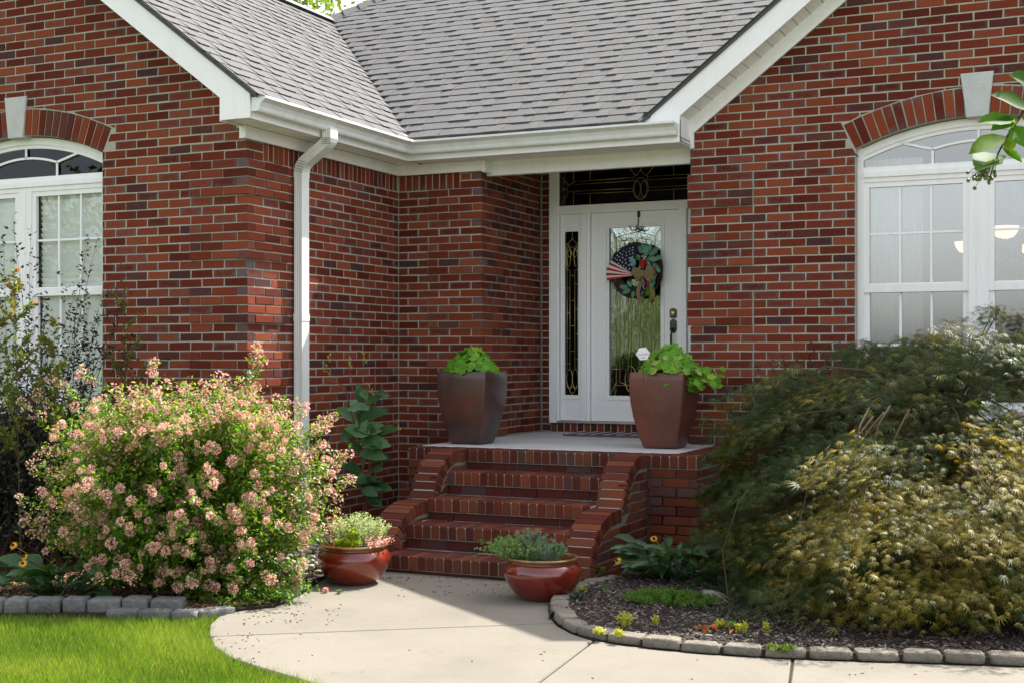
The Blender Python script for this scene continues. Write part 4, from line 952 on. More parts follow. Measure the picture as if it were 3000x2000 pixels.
# planting beds
eoff = []
bedR = [(-3.0, 8.0)] + edgeR + [(3.6, 10.5), (-3.2, 10.5), (-2.7, 9.2), (-3.2, 9.2)]
mb = MB(); mb.prism(inset(bedR, .02), -.1, .035); tag(mb.build('flower_bed', M['dirt']), kind='structure')
bedL = [G2(-400, 1770), G2(0, 1797), G2(300, 1799), G2(540, 1801), G2(650, 1800), G2(700, 1787), G2(800, 1777), G2(880, 1739), G2(935, 1699), G2(1000, 1671), (-4.62, 8.0), (-4.62, 9.3), (-5.2, 10.4), (-5.9, 10.4), (-5.9, 8.2), (-9.5, 8.2)]
mb = MB(); mb.prism(inset(bedL, .02), -.1, .008); tag(mb.build('flower_bed', M['dirt']), kind='structure')
def inside(poly, P):
    x, y = P[:, 0], P[:, 1]; c = np.zeros(len(P), bool); n = len(poly)
    for i in range(n):
        (x0, y0), (x1, y1) = poly[i - 1], poly[i]
        m = ((y0 > y) != (y1 > y)) & (x < (x1 - x0) * (y - y0) / ((y1 - y0) or 1e-9) + x0); c ^= m
    return c
CHIP = ([(-.5, -.5, 0), (.5, -.4, 0), (.45, .5, 0), (-.4, .45, 0), (-.4, -.4, 1), (.4, -.3, .8), (.35, .4, 1), (-.3, .35, .9)], [(4, 5, 6, 7), (0, 1, 5, 4), (1, 2, 6, 5), (2, 3, 7, 6), (3, 0, 4, 7)])
def chips(name, n, box, poly, mat, z=.035, ln=(.018, .045), wd=(.005, .012), th=.004, hmax=.012, tilt=.35, kind='stuff', excl=None):
    P = np.stack([RNG.uniform(box[0], box[1], n), RNG.uniform(box[2], box[3], n), np.full(n, z) + RNG.uniform(0, hmax, n)], 1)
    m = inside(inset(poly, .06), P)
    if excl is not None: m &= ~inside(excl, P)
    P = P[m]; k = len(P); a = RNG.uniform(0, math.pi * 2, k); d = np.stack([np.cos(a), np.sin(a), RNG.normal(0, tilt, k)], 1)
    nrm = np.stack([RNG.normal(0, tilt, k), RNG.normal(0, tilt, k), np.ones(k)], 1)
    return scatter(name, CHIP[0], CHIP[1], P, basis(d, nrm), np.stack([RNG.uniform(*wd, k), RNG.uniform(*ln, k), np.full(k, th)], 1), RNG.random(k) ** 1.3, M[mat], kind=kind)
chips('mulch', 30000, (-3.2, 1.2, 6.4, 9.4), bedR, 'mulch'); chips('mulch', 26000, (-7.2, -4.3, 5.6, 8.6), bedL, 'mulch_sunlit', z=.010)
# lawn grass, standing only where the photo shows lawn
LAWN = [(-7.6, 4.2), (-2.2, 2.6)] + [(p[0] + 0, p[1]) for p in walk_left[6:][::-1]] + [G2(560, 1812), G2(300, 1808), G2(0, 1806), G2(-400, 1778)]
n = 260000; P = np.stack([RNG.uniform(-7.2, -2.2, n), RNG.uniform(3.6, 6.6, n), np.full(n, -.03)], 1)
dd = P[:, 1] * CS - P[:, 0] * SN; px = 1500 + F * (P[:, 0] * CS + P[:, 1] * SN) / dd
m = inside(LAWN, P + np.stack([RNG.normal(0, .018, n), RNG.normal(0, .018, n), np.zeros(n)], 1)) & (px > -150) & (px < 1250) & (dd > 5.6) ; P = P[m]; k = len(P)
# shift blades that touch the concrete rim outward a little
a = RNG.uniform(0, 2 * math.pi, k); lean = RNG.uniform(.1, .75, k); d = np.stack([np.cos(a) * lean, np.sin(a) * lean, np.ones(k)], 1)
patch = .5 + .25 * np.sin(P[:, 0] * 5.1 + 1.3 * np.sin(P[:, 1] * 3.3)) + .2 * np.sin(P[:, 1] * 7.7 + P[:, 0] * 2.1)
tone = np.clip(RNG.normal(.42, .2, k) + .55 * (patch - .5), 0, 1); tone[RNG.random(k) < .05] = 1.0; scl = RNG.uniform(.032, .070, k) * (.8 + .35 * patch)
tag(scatter('grass', BLADE[0], BLADE[1], P, basis(d, np.stack([np.cos(a + 2), np.sin(a + 2), .2 * np.ones(k)], 1)), np.stack([RNG.uniform(.0022, .0042, k), scl, scl], 1), tone, M['grass']), kind='stuff')
# edging stones
def superstone(mb, c, ang, l, w, h, rnd, e=.32):
    nu, nv = 12, 7; vs = []; ca, sa = math.cos(ang), math.sin(ang); f = lambda t: math.copysign(abs(t) ** e, t)
    ph = [rnd.uniform(0, 6) for _ in range(4)]
    for i in range(nv + 1):
        th = -math.pi / 2 + math.pi * i / nv
        for j in range(nu):
            p = 2 * math.pi * (j + .5) / nu; x, y, z = f(math.cos(th)) * f(math.cos(p)), f(math.cos(th)) * f(math.sin(p)), f(math.sin(th))
            w_ = 1 + .05 * math.sin(3 * p + ph[0]) + .04 * math.sin(5 * x + ph[1]) * z
            x, y, z = x * l / 2 * w_ * (1 - .05 * (z + 1) / 2), y * w / 2 * w_ * (1 - .08 * (z + 1) / 2), (z + .06 * math.sin(4 * x + ph[2]) + .05 * math.sin(5 * y + ph[3])) * h / 2
            vs.append((c[0] + x * ca - y * sa, c[1] + x * sa + y * ca, c[2] + h / 2 + z))
    mb.add(vs, [(i * nu + j, i * nu + (j + 1) % nu, (i + 1) * nu + (j + 1) % nu, (i + 1) * nu + j) for i in range(nv) for j in range(nu)] + [tuple(range(nu))[::-1], tuple(nv * nu + j for j in range(nu))])
def path_walk(pts, lens):
    segs = [(math.hypot(q[0] - p[0], q[1] - p[1]), p, q) for p, q in zip(pts, pts[1:])]; tot = sum(s[0] for s in segs)
    def at(t):
        for l, p, q in segs:
            if t <= l: return (p[0] + (q[0] - p[0]) * t / l, p[1] + (q[1] - p[1]) * t / l), math.atan2(q[1] - p[1], q[0] - p[0])
            t -= l
        return segs[-1][2], math.atan2(segs[-1][2][1] - segs[-1][1][1], segs[-1][2][0] - segs[-1][1][0])
    t = 0; res = []
    for l in lens:
        if t + l > tot: break
        a, _ = at(t); b, _ = at(t + l); res.append((((a[0] + b[0]) / 2, (a[1] + b[1]) / 2), math.atan2(b[1] - a[1], b[0] - a[0]), math.hypot(b[0] - a[0], b[1] - a[1]))); t += l
    return res
rnd = random.Random(11)
se = empty('stone_edging', (*edgeR[5], 0), 'curved row of low tan edging stones along the right bed', 'edging')
lens = [.20, .15, .13, .135, .14, .14, .15, .17, .19] + [rnd.uniform(.19, .235) for _ in range(24)]
for (c, a, l) in path_walk(edgeR, lens):
    w = rnd.uniform(.105, .125); nx, ny = -math.sin(a), math.cos(a); mb = MB(); sg = 1 if (nx * (-1.5 - c[0]) + ny * (9 - c[1])) > 0 else -1
    superstone(mb, (c[0] + nx * w * .46 * sg, c[1] + ny * w * .46 * sg, .0), a + rnd.uniform(-.05, .05), l - .010, w, rnd.uniform(.046, .058), rnd); mb.build('stone', M['stone_r'], se, True)
se2 = empty('stone_edging', (*G2(300, 1797), 0), 'straight row of dark grey tumbled blocks between lawn and left bed', 'edging')
pl = [G2(x, 1797) for x in (-260, -170, -85, 5, 77, 176, 250, 352, 435, 537)]
for p, q in zip(pl, pl[1:]):
    a = math.atan2(q[1] - p[1], q[0] - p[0]); l = math.hypot(q[0] - p[0], q[1] - p[1]); mb = MB()
    superstone(mb, ((p[0] + q[0]) / 2 - math.sin(a) * .07, (p[1] + q[1]) / 2 + math.cos(a) * .07, .0), a, l - .006, .14, rnd.uniform(.076, .086), rnd, .26); mb.build('stone', M['stone_l'], se2, True)
pl = [G2(x, y) for x, y in ((310, 1801), (405, 1803), (500, 1805), (582, 1806), (688, 1792))]
for p, q in zip(pl, pl[1:]):
    a = math.atan2(q[1] - p[1], q[0] - p[0]); l = math.hypot(q[0] - p[0], q[1] - p[1]); mb = MB()
    superstone(mb, ((p[0] + q[0]) / 2 - math.sin(a) * .03, (p[1] + q[1]) / 2 + math.cos(a) * .03, -.02), a, l - .006, .12, .055, rnd, .26); mb.build('stone', M['stone_l'], se2, True)
# river pebbles between bush and steps
PB = [(-5.75, 7.2), (-4.85, 7.25), (-4.72, 7.75), (-4.75, 8.6), (-5.7, 8.9)]
n = 900; P = np.stack([RNG.uniform(-5.8, -4.7, n), RNG.uniform(7.1, 8.9, n), RNG.uniform(.03, .10, n)], 1); P = P[inside(PB, P)]; k = len(P)
pv = []; pf = []
for i in range(5):
    th = -math.pi / 2 + math.pi * i / 4
    for j in range(8): pv.append((.5 * math.cos(th) * math.cos(j * math.pi / 4), .5 * math.cos(th) * math.sin(j * math.pi / 4), .5 * math.sin(th)))
pf = [(i * 8 + j, i * 8 + (j + 1) % 8, (i + 1) * 8 + (j + 1) % 8, (i + 1) * 8 + j) for i in range(4) for j in range(8)]
a = RNG.uniform(0, 6.28, k); pebo = scatter('pebbles', pv, pf, P, basis(np.stack([np.cos(a), np.sin(a), RNG.normal(0, .2, k)], 1), np.tile([0, 0, 1.], (k, 1))), np.stack([RNG.uniform(.035, .055, k), RNG.uniform(.05, .08, k), RNG.uniform(.025, .04, k)], 1), RNG.random(k), M['pebble'], kind='stuff'); pebo.data.polygons.foreach_set('use_smooth', [True] * len(pebo.data.polygons))
# leaf crumbs and grit lying on the walk
n = 230; q = RNG.random(n); P = np.zeros((n, 3)); P[:, 2] = .001
for i in range(n):
    if q[i] < .5: px_, py_ = RNG.uniform(1120, 1640), 1690 + (RNG.random() ** 2) * 60 + max(0, 0)
    elif q[i] < .75: px_, py_ = RNG.uniform(640, 1000), RNG.uniform(1770, 1830)
    elif q[i] < .92: px_, py_ = RNG.uniform(612, 760), RNG.uniform(1840, 1950)
    else: px_, py_ = RNG.uniform(700, 2900), RNG.uniform(1800, 1990)
    P[i, 0], P[i, 1] = G2(px_, py_)
m = inside(walk, P); P = P[m]; k = len(P); a = RNG.uniform(0, 6.28, k)
scatter('leaf_litter', CHIP[0], CHIP[1], P, basis(np.stack([np.cos(a), np.sin(a), RNG.normal(0, .2, k)], 1), np.tile([0, 0, 1.], (k, 1)) + RNG.normal(0, .2, (k, 3))), np.stack([RNG.uniform(.004, .010, k), RNG.uniform(.006, .02, k), np.full(k, .003)], 1), RNG.random(k), M['litter'], kind='stuff')

# ================================================================== ENTRY STEPS
BRICKS = []
steps = empty('brick_steps', (-3.99, 8.6, 0), 'red brick entry steps with curved side walls and grey concrete landing', 'steps')
XL, XR = -4.625, -3.35
SY = [9.2, 8.89, 8.57, 8.25, 7.93]; SZs = [.759, .6095, .4414, .2886, .119]
core = MB(); corep = MB()
for k in range(5):
    y, z = SY[k], SZs[k]; yb = SY[k - 1] + .03 if k else 9.5; zb = SZs[k + 1] if k < 4 else -.05
    x0, x1 = (XL - .004, XR + .004) if k else (-5.13, -2.785)
    core.box((x0, y + .030, zb - .1), (x1, yb + .3, z - .0135)); core.box((x0 + .001, y + .007, z - .099), (x1 - .001, y + .031, z - .0136)); corep.box((x0, y + .006, z - .0134), (x1, yb + .05, z - .004))
    fr = Frame((x0 + .004, y), (1, 0), (0, -1)); u = .004; n = round((x1 - x0 - .008) / .0671)
    for i in range(n):
        uu = (x1 - x0 - .008) * i / n; add_brick(steps, fr, rect(uu + .004, uu + (x1 - x0 - .008) / n - .004, z - .092, z), 0, .205, mat='brick_step', flashp=.12, darkp=.10, ch=.004, jit=.0018)
    frr = Frame((x0 + .004, y + .016), (1, 0), (0, -1)); m = 0; uu = -.1 * (k % 2)
    if k < 4 or True:
        zlo = max(zb + .0, z - .165) if k < 4 else -.02
        while uu < XR - XL and k < 5:
            if k == 0: xo = XL - x0 - .004
            else: xo = 0
            a_, b_ = max(uu, 0) + xo + .004, min(uu + W, XR - XL) + xo - .004
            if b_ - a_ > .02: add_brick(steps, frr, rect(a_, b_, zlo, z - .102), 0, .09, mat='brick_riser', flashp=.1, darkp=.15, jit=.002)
            uu += W
    if k:   # stretcher strip at the back of each tread
        uu = -.06 * k
        while uu < XR - XL:
            a_, b_ = max(uu, 0) + .005, min(uu + W, XR - XL) - .005
            if b_ - a_ > .02:
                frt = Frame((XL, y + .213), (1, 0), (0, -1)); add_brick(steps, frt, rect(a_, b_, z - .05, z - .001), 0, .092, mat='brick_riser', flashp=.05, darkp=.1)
            uu += W
core.box((-5.12, 9.25, -.05), (-2.80, 10.38, .655)); core.build('step_core', M['mortar_grey'], steps); corep.build('step_mortar', M['mortar_pale'], steps)
# landing fronts left and right of the stair
for (a0, b0) in ((-5.13, -4.83), (-3.145, -2.785)):
    fr = Frame((a0, 9.206), (1, 0), (0, -1)); r = 0; z = .657
    while z > .0:
        z0_ = z - .0577; u = -(.1035 if r % 2 else 0)
        while u < b0 - a0:
            aa, bb = max(u, 0) + (.005 if u > 0 else 0), min(u + W - .005, b0 - a0)
            if bb - aa > .02: add_brick(steps, fr, rect(aa, bb, max(z0_, 0), z), 0, .09, mat='brick_step', flashp=.2, darkp=.35)
            u += W
        z -= CR; r += 1
frx = Frame((-2.785, 9.206), (0, 1), (1, 0)); z = .759; r = 0
while z > 0:
    hgt = .092 if r == 0 else .0577; u = -(.1035 if r % 2 else 0)
    while u < (1.18 if r else .2):
        aa, bb = max(u, .0) + .005, min(u + W - .005, 1.18)
        if bb - aa > .02: add_brick(steps, frx, rect(aa, bb, max(z - hgt, 0), z), 0.004, .06, mat='brick_step', flashp=.2, darkp=.35)
        u += W
    z -= hgt + .01; r += 1
ch1 = [(9.195, .762), (9.05, .762), (8.96, .748), (8.875, .708), (8.805, .655), (8.757, .60), (8.722, .54), (8.692, .48), (8.665, .425)]
ch2 = [(8.66, .424), (8.45, .42), (8.36, .398), (8.25, .355), (8.18, .30), (8.13, .245), (8.095, .185), (8.07, .12), (8.055, .05), (8.05, -.03)]
def resample(pts, st):
    L_ = [0]
    for p, q in zip(pts, pts[1:]): L_.append(L_[-1] + math.hypot(q[0] - p[0], q[1] - p[1]))
    n = max(1, round(L_[-1] / st)); out_ = []
    for i in range(n + 1):
        t = L_[-1] * i / n
        for j in range(len(pts) - 1):
            if t <= L_[j + 1] + 1e-9: f = (t - L_[j]) / max(L_[j + 1] - L_[j], 1e-9); out_.append((pts[j][0] + (pts[j + 1][0] - pts[j][0]) * f, pts[j][1] + (pts[j + 1][1] - pts[j][1]) * f)); break
    return out_
def nrm_in(p, q): dx, dy = q[0] - p[0], q[1] - p[1]; l = math.hypot(dx, dy); return (-dy / l * -1 * -1, dx / l) if False else ((-dy) / l * -1, dx / l)
outer = ch1 + ch2
def zo(y):
    pts = sorted(outer, key=lambda p: (p[0], p[1]))
    for p, q in zip(pts, pts[1:]):
        if p[0] <= y <= q[0]: return p[1] + (q[1] - p[1]) * (y - p[0]) / max(q[0] - p[0], 1e-6)
    return pts[-1][1] if y > pts[-1][0] else pts[0][1]
inn = []
for chn in (ch1, ch2):
    pts = resample(chn, .068); nn = []
    for i in range(len(pts)):
        p, q = pts[max(i - 1, 0)], pts[min(i + 1, len(pts) - 1)]; dx, dz = q[0] - p[0], q[1] - p[1]; l = math.hypot(dx, dz)
        nn.append((-dz / l, dx / l))     # inward: travelling toward -Y, inward is down / +Y
    inn.append((pts, nn))
def zin(y):
    res = None
    for ci, (pts, nn) in enumerate(inn):
        ip = sorted([(p[0] + n_[0] * .103, p[1] + n_[1] * .103) for p, n_ in zip(pts, nn)])
        if ci == 0 and y < ip[0][0]: continue
        if ci == 1 and res is not None: continue
        if ci == 1 and y > ip[-1][0]: res = ip[-1][1]; continue
        for p, q in zip(ip, ip[1:]):
            if p[0] <= y <= q[0]: res = p[1] + (q[1] - p[1]) * (y - p[0]) / max(q[0] - p[0], 1e-6); break
        else:
            if ci == 0: res = ip[-1][1]
    return -1 if res is None else res
print('zin', [round(zin(y), 3) for y in (8.1, 8.2, 8.4, 8.6, 8.8, 9.0, 9.15)])
for X1 in (-3.15, XL):     # each cheek is 0.2 wide, faces read from its +X side
    fr = Frame((X1, 0), (0, 1), (1, 0)); cm_ = MB(); nst = 90; ys = [8.058 + (9.2 - 8.058) * i / nst for i in range(nst + 1)]
    for a, b in zip(ys, ys[1:]):
        za, zb = zo(a) - .006, zo(b) - .006
        cm_.add([(X1 - .194, a + .005, -.05), (X1 - .194, b + .005, -.05), (X1 - .194, b + .005, zb), (X1 - .194, a + .005, za), (X1 - .006, a + .005, -.05), (X1 - .006, b + .005, -.05), (X1 - .006, b + .005, zb), (X1 - .006, a + .005, za)],
                [(0, 3, 2, 1), (4, 5, 6, 7), (3, 7, 6, 2)] + ([(0, 4, 7, 3)] if a == ys[0] else []))
    body = MB(); body.v = [(v[0] , v[1], v[2] if v[2] < -.04 else v[2] - .016) for v in cm_.v]; body.f = cm_.f; body.m = cm_.m; body.tone = cm_.tone; body.bc = cm_.bc; body.build('cheek_core', M['mortar_grey'], steps)
    cm_.v = [(v[0] + (.012 if v[0] < X1 - .1 else -.012), v[1] - .003, (zo(v[1]) - .03 if v[2] < -.04 else v[2] - .001)) for v in cm_.v]; cm_.build('cheek_joint', M['mortar_pale'], steps)
    for pts, nn in inn:
        for i in range(len(pts) - 1):
            p, q, a_, b_ = pts[i], pts[i + 1], nn[i], nn[i + 1]; f0, f1 = .07, .93
            lp = lambda s, t, f: (s[0] + (t[0] - s[0]) * f, s[1] + (t[1] - s[1]) * f)
            pi_, qi_ = (p[0] + a_[0] * .093, p[1] + a_[1] * .093), (q[0] + b_[0] * .093, q[1] + b_[1] * .093)
            add_brick(steps, fr, [lp(p, q, f0), lp(p, q, f1), lp(pi_, qi_, f1), lp(pi_, qi_, f0)], 0.0, .2, mat='brick_step', flashp=.05, darkp=.02, jit=.0015)
    zr = -.03; r = 0
    while zr < .7:
        u = 8.0 - (.1035 if r % 2 else 0)
        while u < 9.2:
            a_, b_ = max(u + .005, 8.062), min(u + W - .005, 9.198); za, zb = zr + J, zr + CR - J
            if b_ - a_ > .02:
                tops_ = [(y, min(zb, zin(y) - .002)) for y in (b_, b_ - (b_ - a_) / 3, a_ + (b_ - a_) / 3, a_)]
                if max(t[1] for t in tops_) > za + .012:
                    poly = [(a_, za), (b_, za)] + [(y, max(t, za + .001)) for y, t in tops_]
                    add_brick(steps, fr, poly, -.001, .06, mat='brick_step' if X1 > -4 else 'brick_step', flashp=.15, darkp=.3 if X1 > -4 else .08)
            u += W
        zr += CR; r += 1
u = .21
while u < 1.15:
    add_brick(steps, frx, rect(u + .004, u + .063, .667, .759), .0045, .205, mat='brick_step', flashp=.1, darkp=.1); u += .0671
emit_bricks(BRICKS, 300, steps, 9)
mb = MB(); mb.prism([(-5.12, 9.412), (-3.0, 9.412), (-3.0, 10.39), (-3.21, 10.39), (-3.21, 11.69), (-5.07, 11.69), (-5.07, 10.39), (-5.12, 10.39)], .66, .763, 0, .003); mb.build('landing_slab', M['landing'], steps)
# doormat
mb = MB(); mb.prism([(-4.60, 11.08), (-3.72, 11.08), (-3.72, 11.56), (-4.60, 11.56)], .769, .781, 0, .003)
dm = mb.build('doormat', M['mat_weave']); tag(dm, 'thin dusty pink woven doormat in front of the white door', 'doormat')
for i in range(14):
    mb = MB(); x = -4.585 + i * .062; mb.box((x, 11.09, .7805), (x + .028, 11.55, .784)); mb.build('mat_rib', M['mat_weave' if i % 2 else 'curtain'], dm)
# ================================================================== POTS
def tall_planter(loc, mat, label, rz=0):
    t = empty('tall_planter', loc, label, 'planter', 'tall square planters flanking the door')
    prof = [(0, .128), (.012, .136), (.06, .150), (.14, .172), (.24, .194), (.34, .209), (.44, .217), (.52, .2185), (.572, .216), (.583, .211)]
    inner = [(.583, .194), (.55, .190), (.50, .188)]
    mb = MB(); c = .014
    def ring(z, h): return [(h - c, -h, z), (h - c * .3, -h + c * .3, z), (h, -h + c, z), (h, h - c, z), (h - c * .3, h - c * .3, z), (h - c, h, z), (-h + c, h, z), (-h + c * .3, h - c * .3, z), (-h, h - c, z), (-h, -h + c, z), (-h + c * .3, -h + c * .3, z), (-h + c, -h, z)]
    rings = [ring(z, h) for z, h in prof + inner]; n = 12; vs = [(p[0] + loc[0], p[1] + loc[1], p[2] + loc[2]) for r in rings for p in r]
    mb.add(vs, [(i * n + j, i * n + (j + 1) % n, (i + 1) * n + (j + 1) % n, (i + 1) * n + j) for i in range(len(rings) - 1) for j in range(n)] + [tuple(range(n))[::-1]])
    o = mb.build('pot_body', M[mat], t, True)
    mb = MB(); mb.prism([(loc[0] + a, loc[1] + b) for a, b in ((-.187, -.187), (.187, -.187), (.187, .187), (-.187, .187))], loc[2] + .48, loc[2] + .535); mb.build('soil', M['dirt'], t)
    mb = MB(); mb.prism([(loc[0] + a, loc[1] + b) for a, b in ((-.12, -.12), (.12, -.12), (.12, .12), (-.12, .12))], loc[2] - .001 + .0005, loc[2] + .011); mb.build('pot_foot', M['pot_dark'], t)
    return t
PLZ = .769
tall_planter((-4.85, 9.77, PLZ), 'pot_dark', 'gunmetal brown tall square planter left of the door')
tall_planter((-3.26, 9.92, PLZ), 'pot_red', 'rusty red tall square planter in front of the door')
# lobed leaf template
lv = [(0, 0, 0)]; nl_ = 15
for i in range(nl_):
    a = R(-150 + 300 * i / (nl_ - 1)) ; r = (.52 if i % 3 == 1 else .42) if i % 3 != 0 else .38
    if i in (0, nl_ - 1): r = .36
    lv.append((math.sin(a) * r, .42 + math.cos(a) * r, .07 * (1 if i % 3 == 1 else -.6) + .05))
lv.append((0, .42, .06)); lf = [(i, i + 1, nl_ + 1) for i in range(1, nl_)] + [(0, 1, nl_ + 1), (nl_, 0, nl_ + 1)]
def lobed_plant(name, c, n, rx, h, size, mat, label, cat, droop=None, toneb=0):
    t = empty(name, c, label, cat, None); c = Vector(c); pos = []; dr = []; nr = []; mbs = MB()
    for i in range(n):
        a = RNG.uniform(0, 2 * math.pi); rr = math.sqrt(RNG.random()); el = (1 - rr ** 2) * h * RNG.uniform(.75, 1.05)
        p = c + Vector((math.cos(a) * rr * rx, math.sin(a) * rr * rx, el + .01)); 
        if droop and RNG.random() < droop[3]:
            p = c + Vector((droop[0] * RNG.random() + RNG.normal(0, .05), droop[1] * RNG.random() + RNG.normal(0, .05), droop[2] * RNG.random() + RNG.normal(0, .035)))
        out_ = Vector((p.x - c.x, p.y - c.y, 0)); out_ = out_.normalized() if out_.length > .01 else Vector((1, 0, 0))
        nrm = (Vector((0, 0, .75)) + out_ * (.25 + .7 * rr) + Vector((0, -.35, 0)) + Vector(RNG.normal(0, .22, 3))).normalized()
        d = (out_ + Vector((0, 0, -.35 * rr)) + Vector(RNG.normal(0, .3, 3))); d = (d - nrm * d.dot(nrm)).normalized()
        pos.append(p - d * size * .4); dr.append(d); nr.append(nrm); mbs.tube([c + Vector((0, 0, -.05)) + out_ * .03, c.lerp(p, .6) + Vector((0, 0, .02)), p - d * size * .4], .0022, 4)
    mbs.build('stem', M['stem_green'], t)
    P = np.array(pos); D = np.array(dr); Nn = np.array(nr); tn = np.clip(RNG.normal(.5 + toneb, .22, n), 0, 1); sc = RNG.uniform(.75, 1.2, n) * size; B = basis(D, Nn)
    # a leaf is a separate part
    for i in range(n):
        v = (np.asarray(lv) * sc[i]) @ B[i].T + P[i]; mb = MB(); mb.add([tuple(x) for x in v], lf, 0, (float(tn[i]),) * 3); mb.build('leaf', M[mat], t, True)
    return t
lobed_plant('foliage_plant', (-4.86, 9.76, PLZ + .58), 220, .215, .165, .070, 'coral', 'bright green ruffled leaves mounded in the brown planter', 'plant')
lobed_plant('foliage_plant', (-3.21, 9.90, PLZ + .58), 330, .225, .19, .072, 'coral', 'green and yellowing ruffled leaves spilling right from the red planter', 'plant', droop=(.36, -.10, -.10, .38), toneb=.12)
# plant pick sign
c = at_depth(1884, 1036, 10.05); sg_ = empty('plant_sign', (c.x, c.y, c.z - .15), 'small white hexagonal plant sign reading Once Upon a Thyme', 'sign')
FS2 = Frame((c.x, c.y), (.9962, .0872), (.0872, -.9962)); hexp = [(math.cos(R(60 * i + 6)) * .054, math.sin(R(60 * i + 6)) * .052) for i in range(6)]
mb = MB(); vs = [FS2(p[0], c.z + p[1], d) for d in (-.002, .002) for p in hexp]; mb.add(vs, [tuple(range(6))[::-1], tuple(range(6, 12))] + [(i, (i + 1) % 6, 6 + (i + 1) % 6, 6 + i) for i in range(6)]); mb.build('sign_plate', M['sign'], sg_)
mb = MB(); mb.tube([FS2(0, c.z - .05, -.001), FS2(.004, c.z - .22, -.001)], .002, 5); mb.build('stake', M['black'], sg_)
def text(s, size, loc, parent, shear=0, sx=1):
    cu = bpy.data.curves.new('t', 'FONT'); cu.body = s; cu.size = size; cu.align_x = 'CENTER'; cu.extrude = .0004; cu.shear = shear; cu.resolution_u = 3
    o = bpy.data.objects.new('t', cu); C.objects.link(o); dg = bpy.context.evaluated_depsgraph_get(); me = bpy.data.meshes.new_from_object(o.evaluated_get(dg)); bpy.data.objects.remove(o)
    me.materials.clear(); ob = link('lettering', me, M['ink']); ob.matrix_world = Matrix.Translation(loc) @ Matrix(((.9962, 0, .0872, 0), (.0872, 0, -.9962, 0), (0, 1, 0, 0), (0, 0, 0, 1))) @ Matrix.Rotation(R(5), 4, 'Z') @ Matrix.Scale(sx, 4, (1, 0, 0))
    mw = ob.matrix_world.copy(); ob.parent = parent; ob.matrix_parent_inverse = parent.matrix_world.inverted(); ob.matrix_world = mw
    return ob
text('Once Upon', .017, FS2(.002, c.z - .008, .0025), sg_, .35); text('a', .009, FS2(0, c.z - .018, .0025), sg_, .3); text('THYME', .0135, FS2(0, c.z - .034, .0025), sg_, 0, .85)
# glazed bowls
def bowl(c, label):
    t = empty('glazed_bowl', c, label, 'plant pot', 'low red glazed bowls on the walk')
    s = 1.0; mb = MB(); prof = [(.001, 0), (.125, 0), (.135, .004), (.165, .028), (.198, .065), (.223, .105), (.2365, .145), (.238, .172), (.230, .198), (.214, .218), (.2035, .2255)]
    mb.lathe(prof, c, 56); mb.build('pot_body', M['bowl'], t, True)
    mb = MB(); mb.lathe([(.2035, .2255), (.2025, .229), (.208, .236), (.219, .243), (.2225, .249), (.219, .2555), (.209, .2575), (.199, .254), (.195, .245), (.196, .20), (.19, .18)], c, 56); mb.build('pot_rim', M['bowl_rim'], t, True)
    mb = MB(); mb.lathe([(.001, .215), (.12, .212), (.196, .205)], c, 32); mb.build('soil', M['dirt'], t)
    return t
B1 = Vector((-4.565, 7.46, .0)); B2 = Vector((-3.222, 7.452, .0))
bowl(B1, 'red glazed bowl half in sunlight beside the pink bush'); bowl(B2, 'red glazed bowl in shade at the foot of the right step wall')

# ================================================================== PLANT GENERATORS
def stem_cloud(B, T, lift, nl, t0=.3, jit=.0):
    """leaf spots along arching stems from bases B to tips T; returns positions, tangents, parameter"""
    n = len(B); Cc = (B + T) / 2 + np.array([0, 0, 1.]) * lift[:, None]; t = RNG.uniform(t0, 1, (n, nl, 1)); B_, C_, T_ = B[:, None], Cc[:, None], T[:, None]
    P = (1 - t) ** 2 * B_ + 2 * t * (1 - t) * C_ + t ** 2 * T_; D = 2 * (1 - t) * (C_ - B_) + 2 * t * (T_ - C_)
    P = P.reshape(-1, 3); D = D.reshape(-1, 3); D /= np.linalg.norm(D, axis=1, keepdims=True)
    return P + RNG.normal(0, jit, P.shape) if jit else P, D, t.reshape(-1), Cc
def leafy(name, parent, P, D, size, mat, wr=.5, up=.5, side=1.0, tb=.5, tv=.22, tmpl=LEAF, fwd=.6, extra=None):
    n = len(P); r = rnd_unit(n); perp = r - D * np.sum(r * D, 1, keepdims=True); perp /= np.linalg.norm(perp, axis=1, keepdims=True)
    d = D * fwd + perp * side; nr = np.array([0, 0, 1.]) * up + rnd_unit(n) * .6
    sz = size * RNG.uniform(.65, 1.25, n); tn = np.clip(RNG.normal(tb, tv, n), 0, 1)
    if extra is not None: tn = np.clip(tn + extra, 0, 1)
    return scatter(name, tmpl[0], tmpl[1], P, basis(d, nr), np.stack([sz * wr, sz, sz], 1), tn, M[mat], parent)
def stems_mesh(name, parent, B, Cc, T, rad, mat, every=1, n=4):
    mb = MB()
    for b, c, t in list(zip(B, Cc, T))[::every]:
        pts = [(1 - s) ** 2 * b + 2 * s * (1 - s) * c + s ** 2 * t for s in (0, .25, .5, .75, 1)]
        mb.tube(pts, [rad, rad * .85, rad * .65, rad * .45, rad * .2], n)
    return mb.build(name, M[mat], parent)
LAT = np.array([CS, SN, 0]); DEP = np.array([-SN, CS, 0])      # along and across the line of sight, only used to shape crowns
